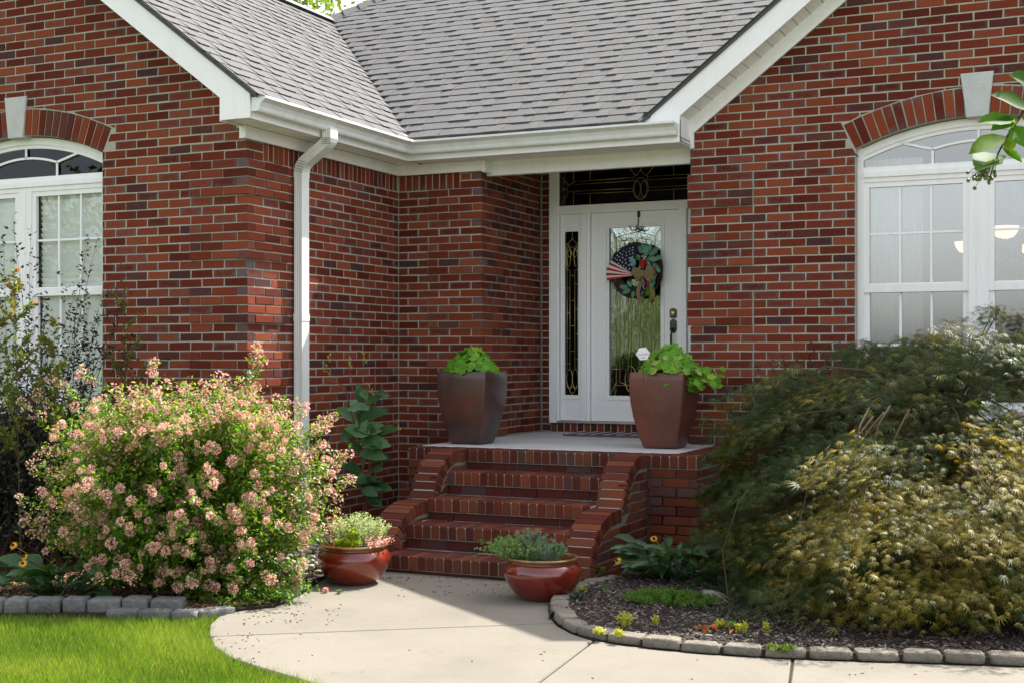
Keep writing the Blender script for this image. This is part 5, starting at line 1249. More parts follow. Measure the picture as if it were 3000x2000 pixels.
def dome_tips(n, c, a, b, zc, hz, lo=.75, hi=1.03, zmin=.08, front=0.):
    v = rnd_unit(n * 3); v = v[(v[:, 1] < .5)]; v[:, 2] = np.where(v[:, 2] < -.55, -v[:, 2], v[:, 2]); v = v[:n]; r = RNG.uniform(lo, hi, len(v))[:, None]; v = v * r
    T = np.array([c[0], c[1], 0]) + v[:, :1] * a * LAT + v[:, 1:2] * b * DEP + np.array([0, 0, 1.]) * (zc + v[:, 2:3] * hz); T[:, 2] = np.maximum(T[:, 2], zmin + RNG.random(len(T)) * .1); return T
# ---- pink flowering bush
cB = (-5.36, 6.80); pb = empty('flowering_bush', (cB[0], cB[1], 0), 'large rounded bush covered in pink blossom clusters left of the steps', 'bush')
T = dome_tips(620, cB, 1.02, .80, .60, .74, .6, 1.04); 
wl = [(int(RNG.uniform(560, 920)), int(RNG.uniform(1640, 1765)), float(RNG.uniform(7.75, 8.05))) for _ in range(46)] + [(int(RNG.uniform(240, 560)), int(RNG.uniform(1600, 1700)), float(RNG.uniform(7.7, 8.0))) for _ in range(16)] + [(60, 1180, 8.4), (100, 1150, 8.5), (150, 1105, 8.5), (90, 1560, 8.3), (75, 1530, 8.2), (230, 1085, 8.3), (445, 1055, 8.3), (755, 1020, 8.5), (770, 1050, 8.5), (985, 1210, 8.5), (1030, 1400, 8.5), (1020, 1330, 8.4), (880, 1700, 8.0), (840, 1745, 7.9), (520, 1720, 7.75), (560, 1700, 7.7), (760, 1770, 7.75), (690, 1775, 7.7), (900, 1720, 8.0), (470, 1715, 7.8)]
T = np.concatenate([T, np.array([list(at_depth(*w)) for w in wl])]); n = len(T)
Bs = np.array([cB[0], cB[1] + .05, .03]) + np.concatenate([RNG.normal(0, .16, (n, 2)), np.zeros((n, 1))], 1); lift = RNG.uniform(.10, .32, n) * np.clip(T[:, 2], .3, 1.3)
P, D, t, Cc = stem_cloud(Bs, T, lift, 92, .42, .022)
P2, D2, t2, _ = stem_cloud(Bs[-20:], T[-20:], lift[-20:], 60, .5, .006); P = np.concatenate([P, P2]); D = np.concatenate([D, D2])
k_ = P[:, 2] > .03; P, D = P[k_], D[k_]
hz_ = (P[:, 2] / 1.4); leafy('foliage', pb, P, D, .031, 'leaf_bush', .55, .7, .9, .42, .25, extra=.18 * hz_ - .05)  # leaf tone rises with height, painting a brighter lit top
stems_mesh('stem', pb, Bs, Cc, T, .006, 'twig', 3)
petv = [(0, 0, 0), (.5, .6, .15), (0, 1, .3), (-.5, .6, .15)]; petf = [(0, 1, 2, 3)]
def blossom_mesh(i):
    n = 120; u = rnd_unit(n); u[:, 2] = u[:, 2] * .85 + .1; pos = u * RNG.uniform(.010, .024, n)[:, None] * np.array([1.15, 1.15, .9]); o = scatter('blossom', petv, petf, pos, basis(u + rnd_unit(n) * .5, rnd_unit(n)), np.stack([RNG.uniform(.007, .011, n), RNG.uniform(.008, .013, n), np.full(n, .010)], 1), np.clip(RNG.normal(.42, .22, n) + .35 * (RNG.random(n) < .22), 0, 1), M['flower'])
    me = o.data; bpy.data.objects.remove(o); return me
bm_ = [blossom_mesh(i) for i in range(8)]
nb = 0; order = np.argsort(-(T @ -DEP)); rest_P = []
idx = [i for i in range(n) if T[i, 2] > .1]
cand = []
for i in idx:
    for s in ([1.0] if RNG.random() < .95 else []) + ([.9] if RNG.random() < .35 else []) + ([.8] if RNG.random() < .2 else []) + ([.97, .93] if i >= n - 20 else []):
        p = (1 - s) ** 2 * Bs[i] + 2 * s * (1 - s) * Cc[i] + s * s * T[i] + RNG.normal(0, .012, 3); cand.append(p)
cand = [p for p in cand]; cand.sort(key=lambda p: float((p - np.array([*cB, .6])) @ DEP))
for j, p in enumerate(cand):
    me = bm_[RNG.integers(0, 8)]; s = RNG.uniform(.62, 1.2)
    if j < 300:
        o = bpy.data.objects.new('blossom', me); C.objects.link(o); o.location = p; o.rotation_euler = RNG.uniform(0, 6, 3); o.scale = (s, s, s); put(o, pb)
    else: rest_P.append(p)
if rest_P:
    rp = np.repeat(np.array(rest_P), 30, 0); u = rnd_unit(len(rp)); tag(scatter('blossom', petv, petf, rp + u * .022, basis(u, rnd_unit(len(rp))), np.full(len(rp), .014), np.clip(RNG.normal(.45, .25, len(rp)), 0, 1), M['flower'], pb), kind='stuff')
print('blossoms', len(cand))
# ---- dark shrub under the left window, with thin upright sprays
cD = (-7.05, 7.12); ds = empty('dark_shrub', (cD[0], cD[1], 0), 'dark small leaved shrub with wispy sprays below the left window', 'shrub')
T = dome_tips(640, cD, 1.08, .72, .6, .80, .5, 1.0)
sp = [(260, 690, 9.4), (235, 745, 9.4), (250, 840, 9.3), (180, 800, 9.3), (50, 710, 9.4), (55, 810, 9.2), (300, 850, 9.4), (340, 700 + 210, 9.4), (120, 880, 9.3), (205, 880, 9.3), (375, 860, 9.5), (355, 800, 9.5), (150, 930, 9.2), (300, 910, 9.4), (10, 690, 9.2), (400, 960, 9.4), (220, 930, 9.2), (90, 900, 9.2), (420, 1010, 9.3), (280, 960, 9.3)]
Tw = np.array([list(at_depth(*w)) for w in sp]); Tw = np.concatenate([Tw, Tw + RNG.normal(0, .09, Tw.shape), Tw[7:] * np.array([1, 1, .9]) + RNG.normal(0, .1, Tw[7:].shape)]); T = np.concatenate([T, Tw]); n = len(T)
Bs = np.array([cD[0], cD[1] + .1, 0]) + np.concatenate([RNG.normal(0, .3, (n, 2)), np.zeros((n, 1))], 1); lift = RNG.uniform(.05, .22, n)
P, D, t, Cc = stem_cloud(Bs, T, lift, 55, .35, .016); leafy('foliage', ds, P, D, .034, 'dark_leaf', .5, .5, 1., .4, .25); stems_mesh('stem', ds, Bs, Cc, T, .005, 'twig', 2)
# ---- sunlit sapling sprays at the far left
def sapling(c, hgt, nb_, lab, seed, lean=(0, 0), sz=.042):
    r_ = np.random.default_rng(seed); s = empty('young_shrub', (c[0], c[1], 0), lab, 'shrub'); top = np.array([c[0] + lean[0], c[1] + lean[1], hgt]); b0 = np.array([c[0], c[1], 0.])
    B_, T_ = [b0], [top]
    for i in range(nb_):
        f = r_.uniform(.4, .95); p = b0 + (top - b0) * f; a = r_.uniform(0, 6.28); l = r_.uniform(.12, .34) * (1.25 - f); B_.append(p); T_.append(p + np.array([math.cos(a) * l, math.sin(a) * l, l * 1.1]))
    B_, T_ = np.array(B_), np.array(T_); P, D, t, Cc = stem_cloud(B_, T_, np.full(len(B_), .03), 34, .1, .004); P0, D0, t0, _ = stem_cloud(B_[:1], T_[:1], np.array([.03]), 110, .4, .004)
    P = np.concatenate([P, P0]); D = np.concatenate([D, D0]); leafy('foliage', s, P, D, sz, 'sap_leaf', .5, .6, 1., .35, .2, extra=.55 * np.clip((P[:, 2] - hgt * .72) / (hgt * .3), 0, 1) * (RNG.random(len(P)) < .6)); stems_mesh('stem', s, B_, Cc, T_, .006, 'twig')
p = at_depth(62, 1000, 8.5); sapling((p.x, p.y), 2.02, 18, 'tall young shrub with sunlit yellow and coral leaf tips at the left edge', 1, (-.06, 0))
p = at_depth(150, 1100, 8.7); sapling((p.x, p.y), 1.72, 16, 'shorter young shrub with coral tips beside the dark shrub', 2, (.03, 0))
p = at_depth(-10, 1100, 8.6); sapling((p.x, p.y), 1.75, 14, 'young shrub cut off by the left edge of the photo', 3, (-.05, 0))
p = at_depth(372, 1000, 9.45); sapling((p.x, p.y), 1.95, 12, 'thin bronze leaved shrub against the brick beside the left window', 4, (-.02, 0), .03)
# ---- laceleaf maple mound
cM = (-1.05, 8.52); mp_ = empty('laceleaf_maple', (cM[0], cM[1], 0), 'wide mounded Japanese maple with fine bronze green leaves, partly sunlit', 'tree')
def lace_template():
    v = []; f = []
    for ang, ln in ((-78, .55), (-52, .8), (-26, .95), (0, 1.05), (26, .95), (52, .8), (78, .55)):
        a = R(ang); o = len(v); c_, s_ = math.cos(a), math.sin(a); w = .031
        for (u, l, z) in ((-w * .6, .05, 0), (w * .6, .05, 0), (w, .5 * ln, .03), (-w, .5 * ln, .03), (0, ln, -.14)): v.append((u * c_ + l * s_, -u * s_ + l * c_, z))
        f += [(o, o + 1, o + 2, o + 3), (o + 3, o + 2, o + 4)]
    return v, f
LT = lace_template(); npad = 760; v = rnd_unit(npad * 3); v = v[v[:, 1] < .62][:npad]; v[:, 2] = np.abs(v[:, 2]) * np.where(RNG.random(len(v)) < .75, 1, .3)
r = np.where(RNG.random(npad) < .72, RNG.uniform(.86, 1.03, npad), RNG.uniform(.5, .86, npad))[:, None]; lump = (1 + .09 * np.sin(v[:, :1] * 9 + 1) + .08 * np.sin(v[:, 2:3] * 11 + v[:, 1:2] * 7))
pc = np.array([cM[0], cM[1], .12]) + (v[:, :1] * 1.44 * LAT + v[:, 1:2] * 1.35 * DEP + np.array([0, 0, 1.]) * v[:, 2:3] * 1.36) * r * lump
outv = v[:, :1] * LAT + v[:, 1:2] * DEP; outv /= np.linalg.norm(outv, axis=1, keepdims=True) + 1e-9
extra_px = [(int(RNG.uniform(2480, 3020)), int(RNG.uniform(1010, 1150)), float(RNG.uniform(8.3, 9.2))) for _ in range(70)] + [(int(RNG.uniform(2250, 2500)), int(RNG.uniform(1090, 1200)), float(RNG.uniform(8.2, 8.8))) for _ in range(22)] + [(2930, 905, 8.9), (2900, 935, 8.9), (2860, 990, 8.8), (2480, 1395, 7.55), (2390, 1350, 7.7), (2450, 1300, 7.8), (2630, 1290, 7.7), (2840, 1160, 7.7), (2790, 1230, 7.6), (2530, 1020, 9.2), (2640, 1010, 9.0), (2080, 1560, 8.6), (2060, 1600, 8.5), (2370, 1550, 7.4), (2350, 1635, 7.4), (2120, 1450, 8.8), (2700, 1000, 8.8), (2760, 985, 8.8)]
pc = np.concatenate([pc, np.array([list(at_depth(*w)) for w in extra_px])]); outv = np.concatenate([outv, np.tile(-DEP * .5 - LAT * .4, (len(extra_px), 1))])
c2 = np.array([*list(at_depth(2800, 1048, 7.28))[:2], .1]); v2 = rnd_unit(800); v2 = v2[v2[:, 1] < .35][:300]; v2[:, 2] = np.abs(v2[:, 2]); r2 = (RNG.uniform(.62, 1.12, len(v2)) * (1 + .13 * np.sin(v2[:, 0] * 8) + .10 * np.sin(v2[:, 2] * 13 + v2[:, 0] * 5)))[:, None]
pc = np.concatenate([pc, c2 + (v2[:, :1] * .86 * LAT + v2[:, 1:2] * .58 * DEP + np.array([0, 0, 1.]) * (.10 + v2[:, 2:3] * .74)) * r2]); ov2 = v2[:, :1] * LAT + v2[:, 1:2] * DEP; outv = np.concatenate([outv, ov2 / (np.linalg.norm(ov2, axis=1, keepdims=True) + 1e-9)])
sun_tone = np.concatenate([np.zeros(len(pc) - len(v2)), np.full(len(v2), .38)])  # front mound leaves shifted to lighter straw, painting sunlight on them
nlf = 46; n = len(pc); q = RNG.normal(0, 1, (n, nlf, 3)); sdv = np.cross(outv, [0, 0, 1.])
off = outv[:, None] * RNG.uniform(-.13, .19, (n, nlf, 1)) + sdv[:, None] * q[..., :1] * .10; off[..., 2] += -.35 * np.abs(off @ np.array([1., 0, 0])) * 0 + q[..., 1] * .022 - (np.sum(off * outv[:, None], 2)) * .45
P = (pc[:, None] + off).reshape(-1, 3); O3 = np.repeat(outv, nlf, 0); d = O3 + rnd_unit(len(P)) * .55 + np.array([0, 0, -.45]); P[:, 2] = np.maximum(P[:, 2], .06)
nr = np.array([0, 0, 1.]) + O3 * .5 + rnd_unit(len(P)) * .65; sz = np.stack([RNG.uniform(.025, .07, len(P)), RNG.uniform(.045, .082, len(P)), RNG.uniform(.04, .09, len(P))], 1); padt = np.repeat(RNG.normal(0, .18, n), nlf)
sz = sz * np.repeat(np.where(sun_tone > 0, .82, 1.0), nlf)[:, None]; tn = np.clip(RNG.normal(.30, .17, len(P)) + padt + np.repeat(sun_tone, nlf), 0, 1); scatter('crown', LT[0], LT[1], P, basis(d, nr), sz, tn, M['maple'], mp_)
mb = MB(); root_ = np.array([cM[0], cM[1] + .1, 0.]); mb.tube([root_, root_ + (.03, 0, .35), root_ + (-.02, .03, .7), root_ + (.05, 0, 1.0)], [.07, .055, .045, .03], 8)
for i in range(0, n, 7):
    t_ = pc[i]; s_ = root_ + np.array([0, 0, RNG.uniform(.3, 1.0)]); m_ = (s_ + t_) / 2 + np.array([0, 0, .22]); mb.tube([s_, (s_ + m_) / 2 + (0, 0, .05), m_, (m_ + t_) / 2 + (0, 0, .04), t_], [.016, .012, .009, .006, .003], 5)
for i in range(n - len(extra_px) - len(v2), n - len(v2)):
    t_ = pc[i]; s_ = root_ + np.array([0, 0, .9]); m_ = (s_ + t_) / 2 + np.array([0, 0, .1]); mb.tube([s_, m_, t_], [.014, .008, .003], 5)
mb.build('trunk', M['twig'], mp_)
for i in range(16):
    a0, b0 = RNG.uniform(2150, 2950), RNG.uniform(1150, 1600); dpt = 7.1 if a0 > 2420 else 7.75; q_ = [at_depth(a0 + s * RNG.uniform(-60, -20), b0 + s * s * 45 + s * 10, dpt + RNG.uniform(-.04, .04)) for s in range(4)]; mb = MB(); mb.tube(q_, [.005, .004, .003, .002], 5); mb.build('branch', M['bark'], mp_)
# ---- azalea by the right wall
az = empty('azalea_shrub', (-2.3, 9.85, 0), 'blue green small leaved shrub behind the maple against the right brick wall', 'shrub')
T = np.array([list(at_depth(*w)) for w in [(x, y, 10.2 + RNG.normal(0, .12)) for x, y in zip(RNG.uniform(2180, 2500, 90), RNG.uniform(1050, 1260, 90))]] + [list(at_depth(*w)) for w in [(2378, 1000, 10.2), (2445, 1000, 10.2), (2340, 1018, 10.2), (2290, 1045, 10.2), (2415, 1035, 10.3), (2480, 1030, 10.3), (2230, 1100, 10.1)]]); n = len(T)
Bs = np.array([-2.2, 9.9, 0]) + np.concatenate([RNG.normal(0, .15, (n, 2)), np.zeros((n, 1))], 1); P, D, t, Cc = stem_cloud(Bs, T, np.full(n, .1), 40, .5, .01); P[:, 1] = np.minimum(P[:, 1], 10.34); leafy('foliage', az, P, D, .042, 'azalea', .38, .5, .9, .4, .2, extra=.5 * (t > .93) * (RNG.random(len(t)) < .5)); stems_mesh('stem', az, Bs, Cc, T, .005, 'twig', 2)
# ---- pokeweed in the corner
pk = empty('pokeweed_plant', (-5.45, 9.25, 0), 'gangly dark green broad leaved plant with red stems in the brick corner', 'plant'); mbp = MB()
stp = [[(1075, 1500, 10.4), (1060, 1320, 10.4), (1040, 1180, 10.4), (1022, 1070, 10.5)], [(1075, 1480, 10.4), (1085, 1300, 10.5), (1100, 1180, 10.6), (1098, 1080, 10.7)], [(1075, 1420, 10.4), (1110, 1260, 10.5), (1165, 1235, 10.7)], [(1065, 1350, 10.4), (1010, 1130, 10.3), (960, 1110, 10.2)]]
for s_ in stp: mbp.tube([at_depth(*q) for q in s_], [.008, .006, .005, .003][:len(s_)], 6)
mbp.tube([at_depth(1075, 1500, 10.4), Vector((-5.45, 9.3, 0))], .009, 6); mbp.build('stem', M['stem_red'], pk)
for (bx_, by_, tx_, ty_, w_) in [(int(RNG.uniform(1035, 1105)), int(y_), int(RNG.uniform(990, 1165)), int(y_ + RNG.uniform(-35, 35)), float(RNG.uniform(.4, .6))) for y_ in RNG.uniform(1180, 1500, 26)] + [(1058, 1190, 1045, 1105, .4), (1045, 1170, 1025, 1195, .55), (1060, 1140, 1078, 1170, .5), (1100, 1160, 1150, 1155, .5), (1100, 1150, 1125, 1150, .6), (1080, 1200, 1035, 1195, .45), (1070, 1240, 970, 1180, .45), (1095, 1220, 1140, 1190, .8), (1070, 1260, 1100, 1240, .6), (1065, 1270, 1000, 1270, .5), (1060, 1280, 1105, 1255, .6), (1075, 1280, 1150, 1255, .5), (1060, 1320, 1010, 1290, .6), (1080, 1320, 1070, 1345, .5), (1085, 1340, 1140, 1340, .45), (1080, 1380, 1122, 1370, .6), (1080, 1400, 1070, 1470, .5), (1085, 1410, 1115, 1400, .6), (1085, 1430, 1160, 1430, .45), (1080, 1440, 1100, 1465, .5), (1050, 1235, 1065, 1180, .5), (1095, 1270, 1175, 1250, .4), (1040, 1250, 990, 1300, .5)]:
    a, b = at_depth(bx_, by_, 10.35 + random.uniform(-.1, .1)), at_depth(tx_, ty_, 10.3 + random.uniform(-.15, .15)); d = b - a; l = d.length * .85; Bm = basis(np.array([d]), np.array([[.3 + random.uniform(-.4, .4), -.8, .6]]))[0]
    v = (np.asarray(BROAD[0]) * np.array([l * w_, l, l])) @ Bm.T + np.array(a); mb = MB(); mb.add([tuple(x) for x in v], BROAD[1], 0, (random.random(),) * 3); mb.build('leaf', M['poke'], pk, True)
pr = []
for (cx_, cy_) in [(950, 1075), (1065, 1045), (1022, 1060), (960, 1040), (1060, 1290), (1165, 1240), (1084, 1135)]:
    for i in range(16): pr.append(list(at_depth(cx_ + RNG.normal(0, 3) + i * .5, cy_ + i * 2.2 - 14, 10.3)))
pr = np.array(pr); scatter('flower_spike', petv, petf, pr, basis(rnd_unit(len(pr)), rnd_unit(len(pr))), np.full(len(pr), .014), RNG.uniform(0, .5, len(pr)), M['weed'], pk)
# ---- broad leaved coneflower clumps
def clump(c, n, rx, h, ln, label, flowers, mat='plantain', dirv=None):
    t = empty('coneflower_plant', c, label, 'plant', None); c = Vector(c)
    for i in range(n):
        a = RNG.uniform(0, 6.28); rr = math.sqrt(RNG.random()); b = c + Vector((math.cos(a) * rr * rx * .6, math.sin(a) * rr * rx * .35, .02 + h * RNG.uniform(.1, .75))); d = Vector((math.cos(a), math.sin(a) * .8 - .25, RNG.uniform(-.1, .55) * 1.0)); l = ln * RNG.uniform(.7, 1.2); mb = MB()
        Bm = basis(np.array([d]), np.array([[RNG.normal(0, .3), -.5, 1.]]))[0]; w_ = RNG.uniform(.38, .5)
        sc_ = np.array([l * w_, l, l * 1.6]); v = (np.asarray(BROAD[0]) * sc_) @ Bm.T + np.array(b)
        mb.add([tuple(x) for x in v], BROAD[1], 0, (RNG.random(),) * 3); mb.tube([c + Vector((b.x - c.x, b.y - c.y, 0)) * .4, b], .003, 4, 0, (.3,) * 3); mb.build('leaf', M[mat], t, True)
    for (px_, py_, dp, tilt) in flowers:
        f = at_depth(px_, py_, dp); mb = MB(); mb.tube([c + Vector((0, 0, .05)), (c + f) / 2 + Vector((.02, 0, .05)), f], .003, 5); mb.build('stem', M['stem_green'], t)
        nrm = Vector((tilt, -.75, .55)).normalized(); e1 = nrm.cross(Vector((0, 0, 1))).normalized(); e2 = e1.cross(nrm); mb = MB()
        for j in range(11):
            a = 2 * math.pi * j / 11 + .2; dv = e1 * math.cos(a) + e2 * math.sin(a); sv = nrm.cross(dv); L_ = .028 * RNG.uniform(.8, 1.1)
            mb.add([f + dv * .006, f + dv * L_ * .5 + sv * .006 - nrm * .003, f + dv * L_ - nrm * .012, f + dv * L_ * .5 - sv * .006 - nrm * .003], [(0, 1, 2, 3)], 0, (RNG.random(),) * 3)
        fl = mb.build('flower', M['yellow'], t)
        mb = MB(); mb.tube([f - nrm * .004, f + nrm * .006, f + nrm * .012], [.010, .009, .004], 8); mb.build('flower_cone', M['cone'], fl)
    return t
p = ground(1960, 1725); clump((p.x - .03, p.y + .12, .03), 84, .42, .26, .17, 'green broad leaved clump with one yellow daisy right of the steps', [(1808, 1640, 8.3, -.3), (1915, 1575, 8.6, .2)])
p = ground(110, 1770); clump((p.x, p.y + .2, .03), 70, .62, .20, .17, 'dark broad leaved clump with yellow daisies behind the grey blocks', [(38, 1595, 7.85, .1), (66, 1648, 7.8, .3), (70, 1628, 8.0, -.2)])
# ---- bowls' herbs
def tuft(name, c, rx, ry, h, ns, nl, size, mat, label, cat='plant', flat=.4, spread=.7, group=None, wr=.5, lo=.15, stems='stem_green', offs=(0, 0), tb=.5, tops=None):
    t = empty(name, c, label, cat, group); a = RNG.uniform(0, 6.28, ns); rr = np.sqrt(RNG.random(ns)); c = np.array(c)
    Bs = c + np.stack([np.cos(a) * rr * rx * .75, np.sin(a) * rr * ry * .75, np.zeros(ns)], 1)
    T = c + np.stack([np.cos(a) * rr * rx * (1 + spread * .3) + offs[0] * RNG.random(ns), np.sin(a) * rr * ry * (1 + spread * .3) + offs[1] * RNG.random(ns), h * (1 - flat * rr ** 2) * RNG.uniform(.7, 1.08, ns)], 1)
    P, D, t_, Cc = stem_cloud(Bs, T, np.full(ns, h * .15), nl, lo, .003); leafy('foliage', t, P, D, size, mat, wr, .6, 1., tb, .25); stems_mesh('stem', t, Bs, Cc, T, .0016, stems, 2); return t
tuft('thyme_plant', (B1.x + .02, B1.y + .03, .215), .185, .14, .235, 200, 46, .0125, 'thyme', 'pale variegated thyme filling the sunlit red bowl', flat=.35, wr=.7)
tuft('sedum_plant', (B1.x + .02, B1.y - .12, .23), .095, .045, .075, 60, 26, .014, 'sedum', 'lime yellow sedum at the front of the sunlit bowl', wr=.8, flat=.2)
tuft('sedum_plant', (B1.x + .065, B1.y - .10, .25), .03, .03, .115, 30, 30, .016, 'sedum', 'upright lime yellow sedum tuft in the sunlit bowl', wr=.8, flat=.2)
tuft('trailing_sedum', (B1.x + .175, B1.y - .05, .235), .04, .08, .10, 26, 20, .014, 'flower', 'dried pinkish sprigs over the right rim of the sunlit bowl', offs=(.09, 0), spread=1.5, wr=.6)
tuft('herb_plant', (B2.x - .12, B2.y - .02, .215), .13, .13, .165, 150, 46, .015, 'herb', 'bushy green thyme spilling over the left rim of the shaded bowl', offs=(-.14, -.04), spread=1.4, wr=.5)
tuft('herb_plant', (B2.x - .10, B2.y + .05, .22), .10, .08, .205, 60, 50, .018, 'herb_blue', 'taller blue green herb at the back of the shaded bowl', flat=.3, wr=.3)
tuft('herb_plant', (B2.x + .03, B2.y - .04, .22), .12, .10, .15, 90, 44, .013, 'herb_blue', 'low grey green thyme in the middle of the shaded bowl', flat=.3, wr=.4)
def rosette(c, n, size, mat, label):
    t = empty('rosette_plant', c, label, 'plant'); c = Vector(c)
    for i in range(n):
        a = i * 2.4; f = i / n; nrmz = .4 + f; d = Vector((math.cos(a), math.sin(a), .3 + 1.1 * f)); l = size * (1.1 - .45 * f); Bm = basis(np.array([d]), np.array([[-math.cos(a) * .5, -math.sin(a) * .5, 1.]]))[0]
        v = (np.asarray(BROAD[0]) * np.array([l * .7, l, l])) @ Bm.T + np.array(c + Vector((0, 0, .03 + .045 * f))); mb = MB(); mb.add([tuple(x) for x in v], BROAD[1], 0, (RNG.random(),) * 3); mb.build('leaf', M[mat], t, True)
rosette((B2.x + .105, B2.y + .01, .235), 26, .062, 'lettuce', 'bright green leafy rosette at the right of the shaded bowl')
# ---- little ground plants
p = ground(1955, 1795); tuft('ground_cover', (p.x, p.y + .08, .04), .26, .16, .085, 260, 34, .014, 'cover', 'low feathery green ground cover in the right mulch bed', flat=.5, wr=.35)
p = ground(2055, 1775); t = empty('dry_grass_tuft', (p.x, p.y, .04), 'dry pale wiry tuft beside the feathery ground cover', 'plant'); mb = MB()
for i in range(60):
    a = RNG.uniform(-1.2, 1.6); l = RNG.uniform(.1, .22); c_ = p + Vector((0, 0, .04)); e = Vector((math.cos(a), math.sin(a) * .7, 0)); mb.tube([c_, c_ + e * l * .5 + Vector((0, 0, .05)), c_ + e * l + Vector((0, 0, .0))], .0012, 3)
mb.build('foliage', M['mortar_pale'], t)
for (px_, py_, r_, h_, mat, lab) in [(1828, 1857, .04, .085, 'weed', 'largest yellow weed growing between the tan edging stones'), (1922, 1853, .015, .06, 'weed', 'thin yellow weed at the rim of the mulch, nearest the ground cover'), (1757, 1878, .02, .04, 'weed', 'small yellow weed on the walk side of the curved stones'), (1812, 1885, .018, .045, 'weed', 'small yellow weed below the largest yellow weed'),
                              (2143, 1868, .022, .06, 'lettuce', 'light green seedling behind the tan edging stones'), (2172, 1880, .03, .075, 'weed', 'yellow green sprig behind the tan edging stones'), (2246, 1878, .015, .07, 'weed', 'thin yellowing sprig farthest right behind the edging stones'), (2110, 1860, .03, .05, 'weed', 'yellow tuft next to the orange leaves'),
                              (1690, 1775, .035, .05, 'azalea', 'small bluish seedling tuft at the tip of the mulch bed'), (1768, 1745, .02, .03, 'cover', 'tiny green seedling at the tip of the mulch bed'), (2265, 1925, .03, .03, 'grass', 'grass tuft at the left of the walk joint by the stones'), (2305, 1928, .035, .03, 'grass', 'grass tuft at the head of the walk joint'),
                              (955, 1735, .012, .03, 'flower', 'small dry sprig on the walk below the sunlit bowl'), (992, 1738, .010, .02, 'herb', 'tiny dark sprig on the walk below the sunlit bowl'), (2075, 1500 + 230, .05, .08, 'plantain', 'small leafy seedling between daisy clump and maple'), (2600, 1800, .05, .06, 'lettuce', 'round green leaves under the sunlit side of the maple'),
                              (1620, 1812, .02, .04, 'dark_leaf', 'dark weed along the inside of the curved stones'), (1617, 1785, .015, .03, 'dark_leaf', 'dark weed above its neighbour on the curved stones'), (1760, 1700, .03, .07, 'cover', 'green weed at the foot of the right step wall'), (1330, 1680, .012, .03, 'herb_blue', 'grey weed growing from the lowest step riser'), (1700, 1748, .03, .03, 'weed', 'pale weed in front of the curved stones right of the shaded bowl')]:
    p = ground(px_, py_); tuft('small_weed', (p.x, p.y, .03 if px_ > 1640 else .0), r_, r_, h_, max(8, int(r_ * 500)), 16, .016, mat, lab, 'weed', flat=.2, wr=.5)
p = ground(2092, 1866); t = empty('fallen_leaves', (p.x, p.y, .04), 'curled orange fallen leaves on the mulch', 'leaves')
for i in range(14):
    a = RNG.uniform(0, 6.28); c_ = np.array([p.x + RNG.normal(0, .06), p.y + RNG.normal(0, .03), .05 + .02 * RNG.random()]); l = RNG.uniform(.03, .05); Bm = basis(np.array([[math.cos(a), math.sin(a), RNG.normal(0, .4)]]), np.array([[RNG.normal(0, .5), -.6, .8]]))[0]
    v = (np.asarray(BROAD[0]) * np.array([l * .6, l, l * 4])) @ Bm.T + c_; mb = MB(); mb.add([tuple(x) for x in v], BROAD[1], 0, (RNG.random(),) * 3); mb.build('leaf', M['orange_leaf'], t, True)
p = ground(2200, 1850); 
# ---- branch hanging in at the upper right: a small tree just outside the frame
tr_ = empty('crape_myrtle', (1.45, 4.0, 0), 'leafy branch with green seed clusters hanging in at the upper right', 'tree'); mb = MB()
mb.tube([(1.45, 4.0, -.02), (1.42, 3.98, .8), (1.3, 3.92, 1.6), (1.2, 3.85, 2.3), (1.15, 3.8, 3.2)], [.032, .028, .023, .018, .008], 8)
br = [Vector((1.25, 3.88, 1.95)), Vector((.55, 3.6, 2.5)), at_depth(3060, 215, 3.05), at_depth(3000, 325, 3.0), at_depth(2945, 410, 3.0), at_depth(2918, 462, 3.0)]
mb.tube(br, [.012, .009, .006, .0035, .0025, .0018], 6)
tipc = np.array([1.15, 3.8, 2.9]) + rnd_unit(26) * np.array([.55, .5, .55]) * RNG.uniform(.5, 1, (26, 1))
for q_ in tipc: mb.tube([(1.17, 3.82, 2.5), (np.array([1.17, 3.82, 2.6]) + q_) / 2 + (0, 0, .08), q_], [.008, .005, .002], 4)
mb.build('trunk', M['twig'], tr_)
Bs_ = np.tile([1.17, 3.82, 2.5], (26, 1)); P_, D_, _, _ = stem_cloud(Bs_, tipc, np.full(26, .08), 26, .35, .02); leafy('crown', tr_, P_, D_, .062, 'branch_leaf', .5, .6, .9, .4, .25, tmpl=BROAD)
for (bx_, by_, tx_, ty_, w_) in [(3050, 262, 2963, 215, .6), (3020, 322, 2912, 273, .5), (2978, 352, 2866, 352, .52), (2985, 345, 2905, 378, .58), (2948, 400, 2842, 444, .5), (2922, 452, 2863, 492, .7), (2968, 368, 3010, 430, .7), (2950, 398, 2962, 442, .75), (2936, 432, 2994, 473, .35), (2925, 455, 2935, 470, .8), (2990, 340, 3050, 360, .5), (2960, 380, 2972, 350, .4), (2895, 462, 2880, 480, .9), (2925, 470, 2905, 488, .8)]:
    a, b = at_depth(bx_, by_, 3.0), at_depth(tx_, ty_, 2.97 + random.uniform(-.04, .04)); d = b - a; l = d.length * 1.02; Bm = basis(np.array([d]), np.array([[random.uniform(-.35, .35), -.8, .5]]))[0]
    v = (np.asarray(BROAD[0]) * np.array([l * w_, l, l * .8])) @ Bm.T + np.array(a); mbl = MB(); mbl.add([tuple(x) for x in v], BROAD[1], 0, (random.random(),) * 3); mbl.build('leaf', M['branch_leaf'], tr_, True)
pc_ = np.array(at_depth(2884, 512, 2.98)); mbb = MB(); hub = at_depth(2918, 462, 3.0)
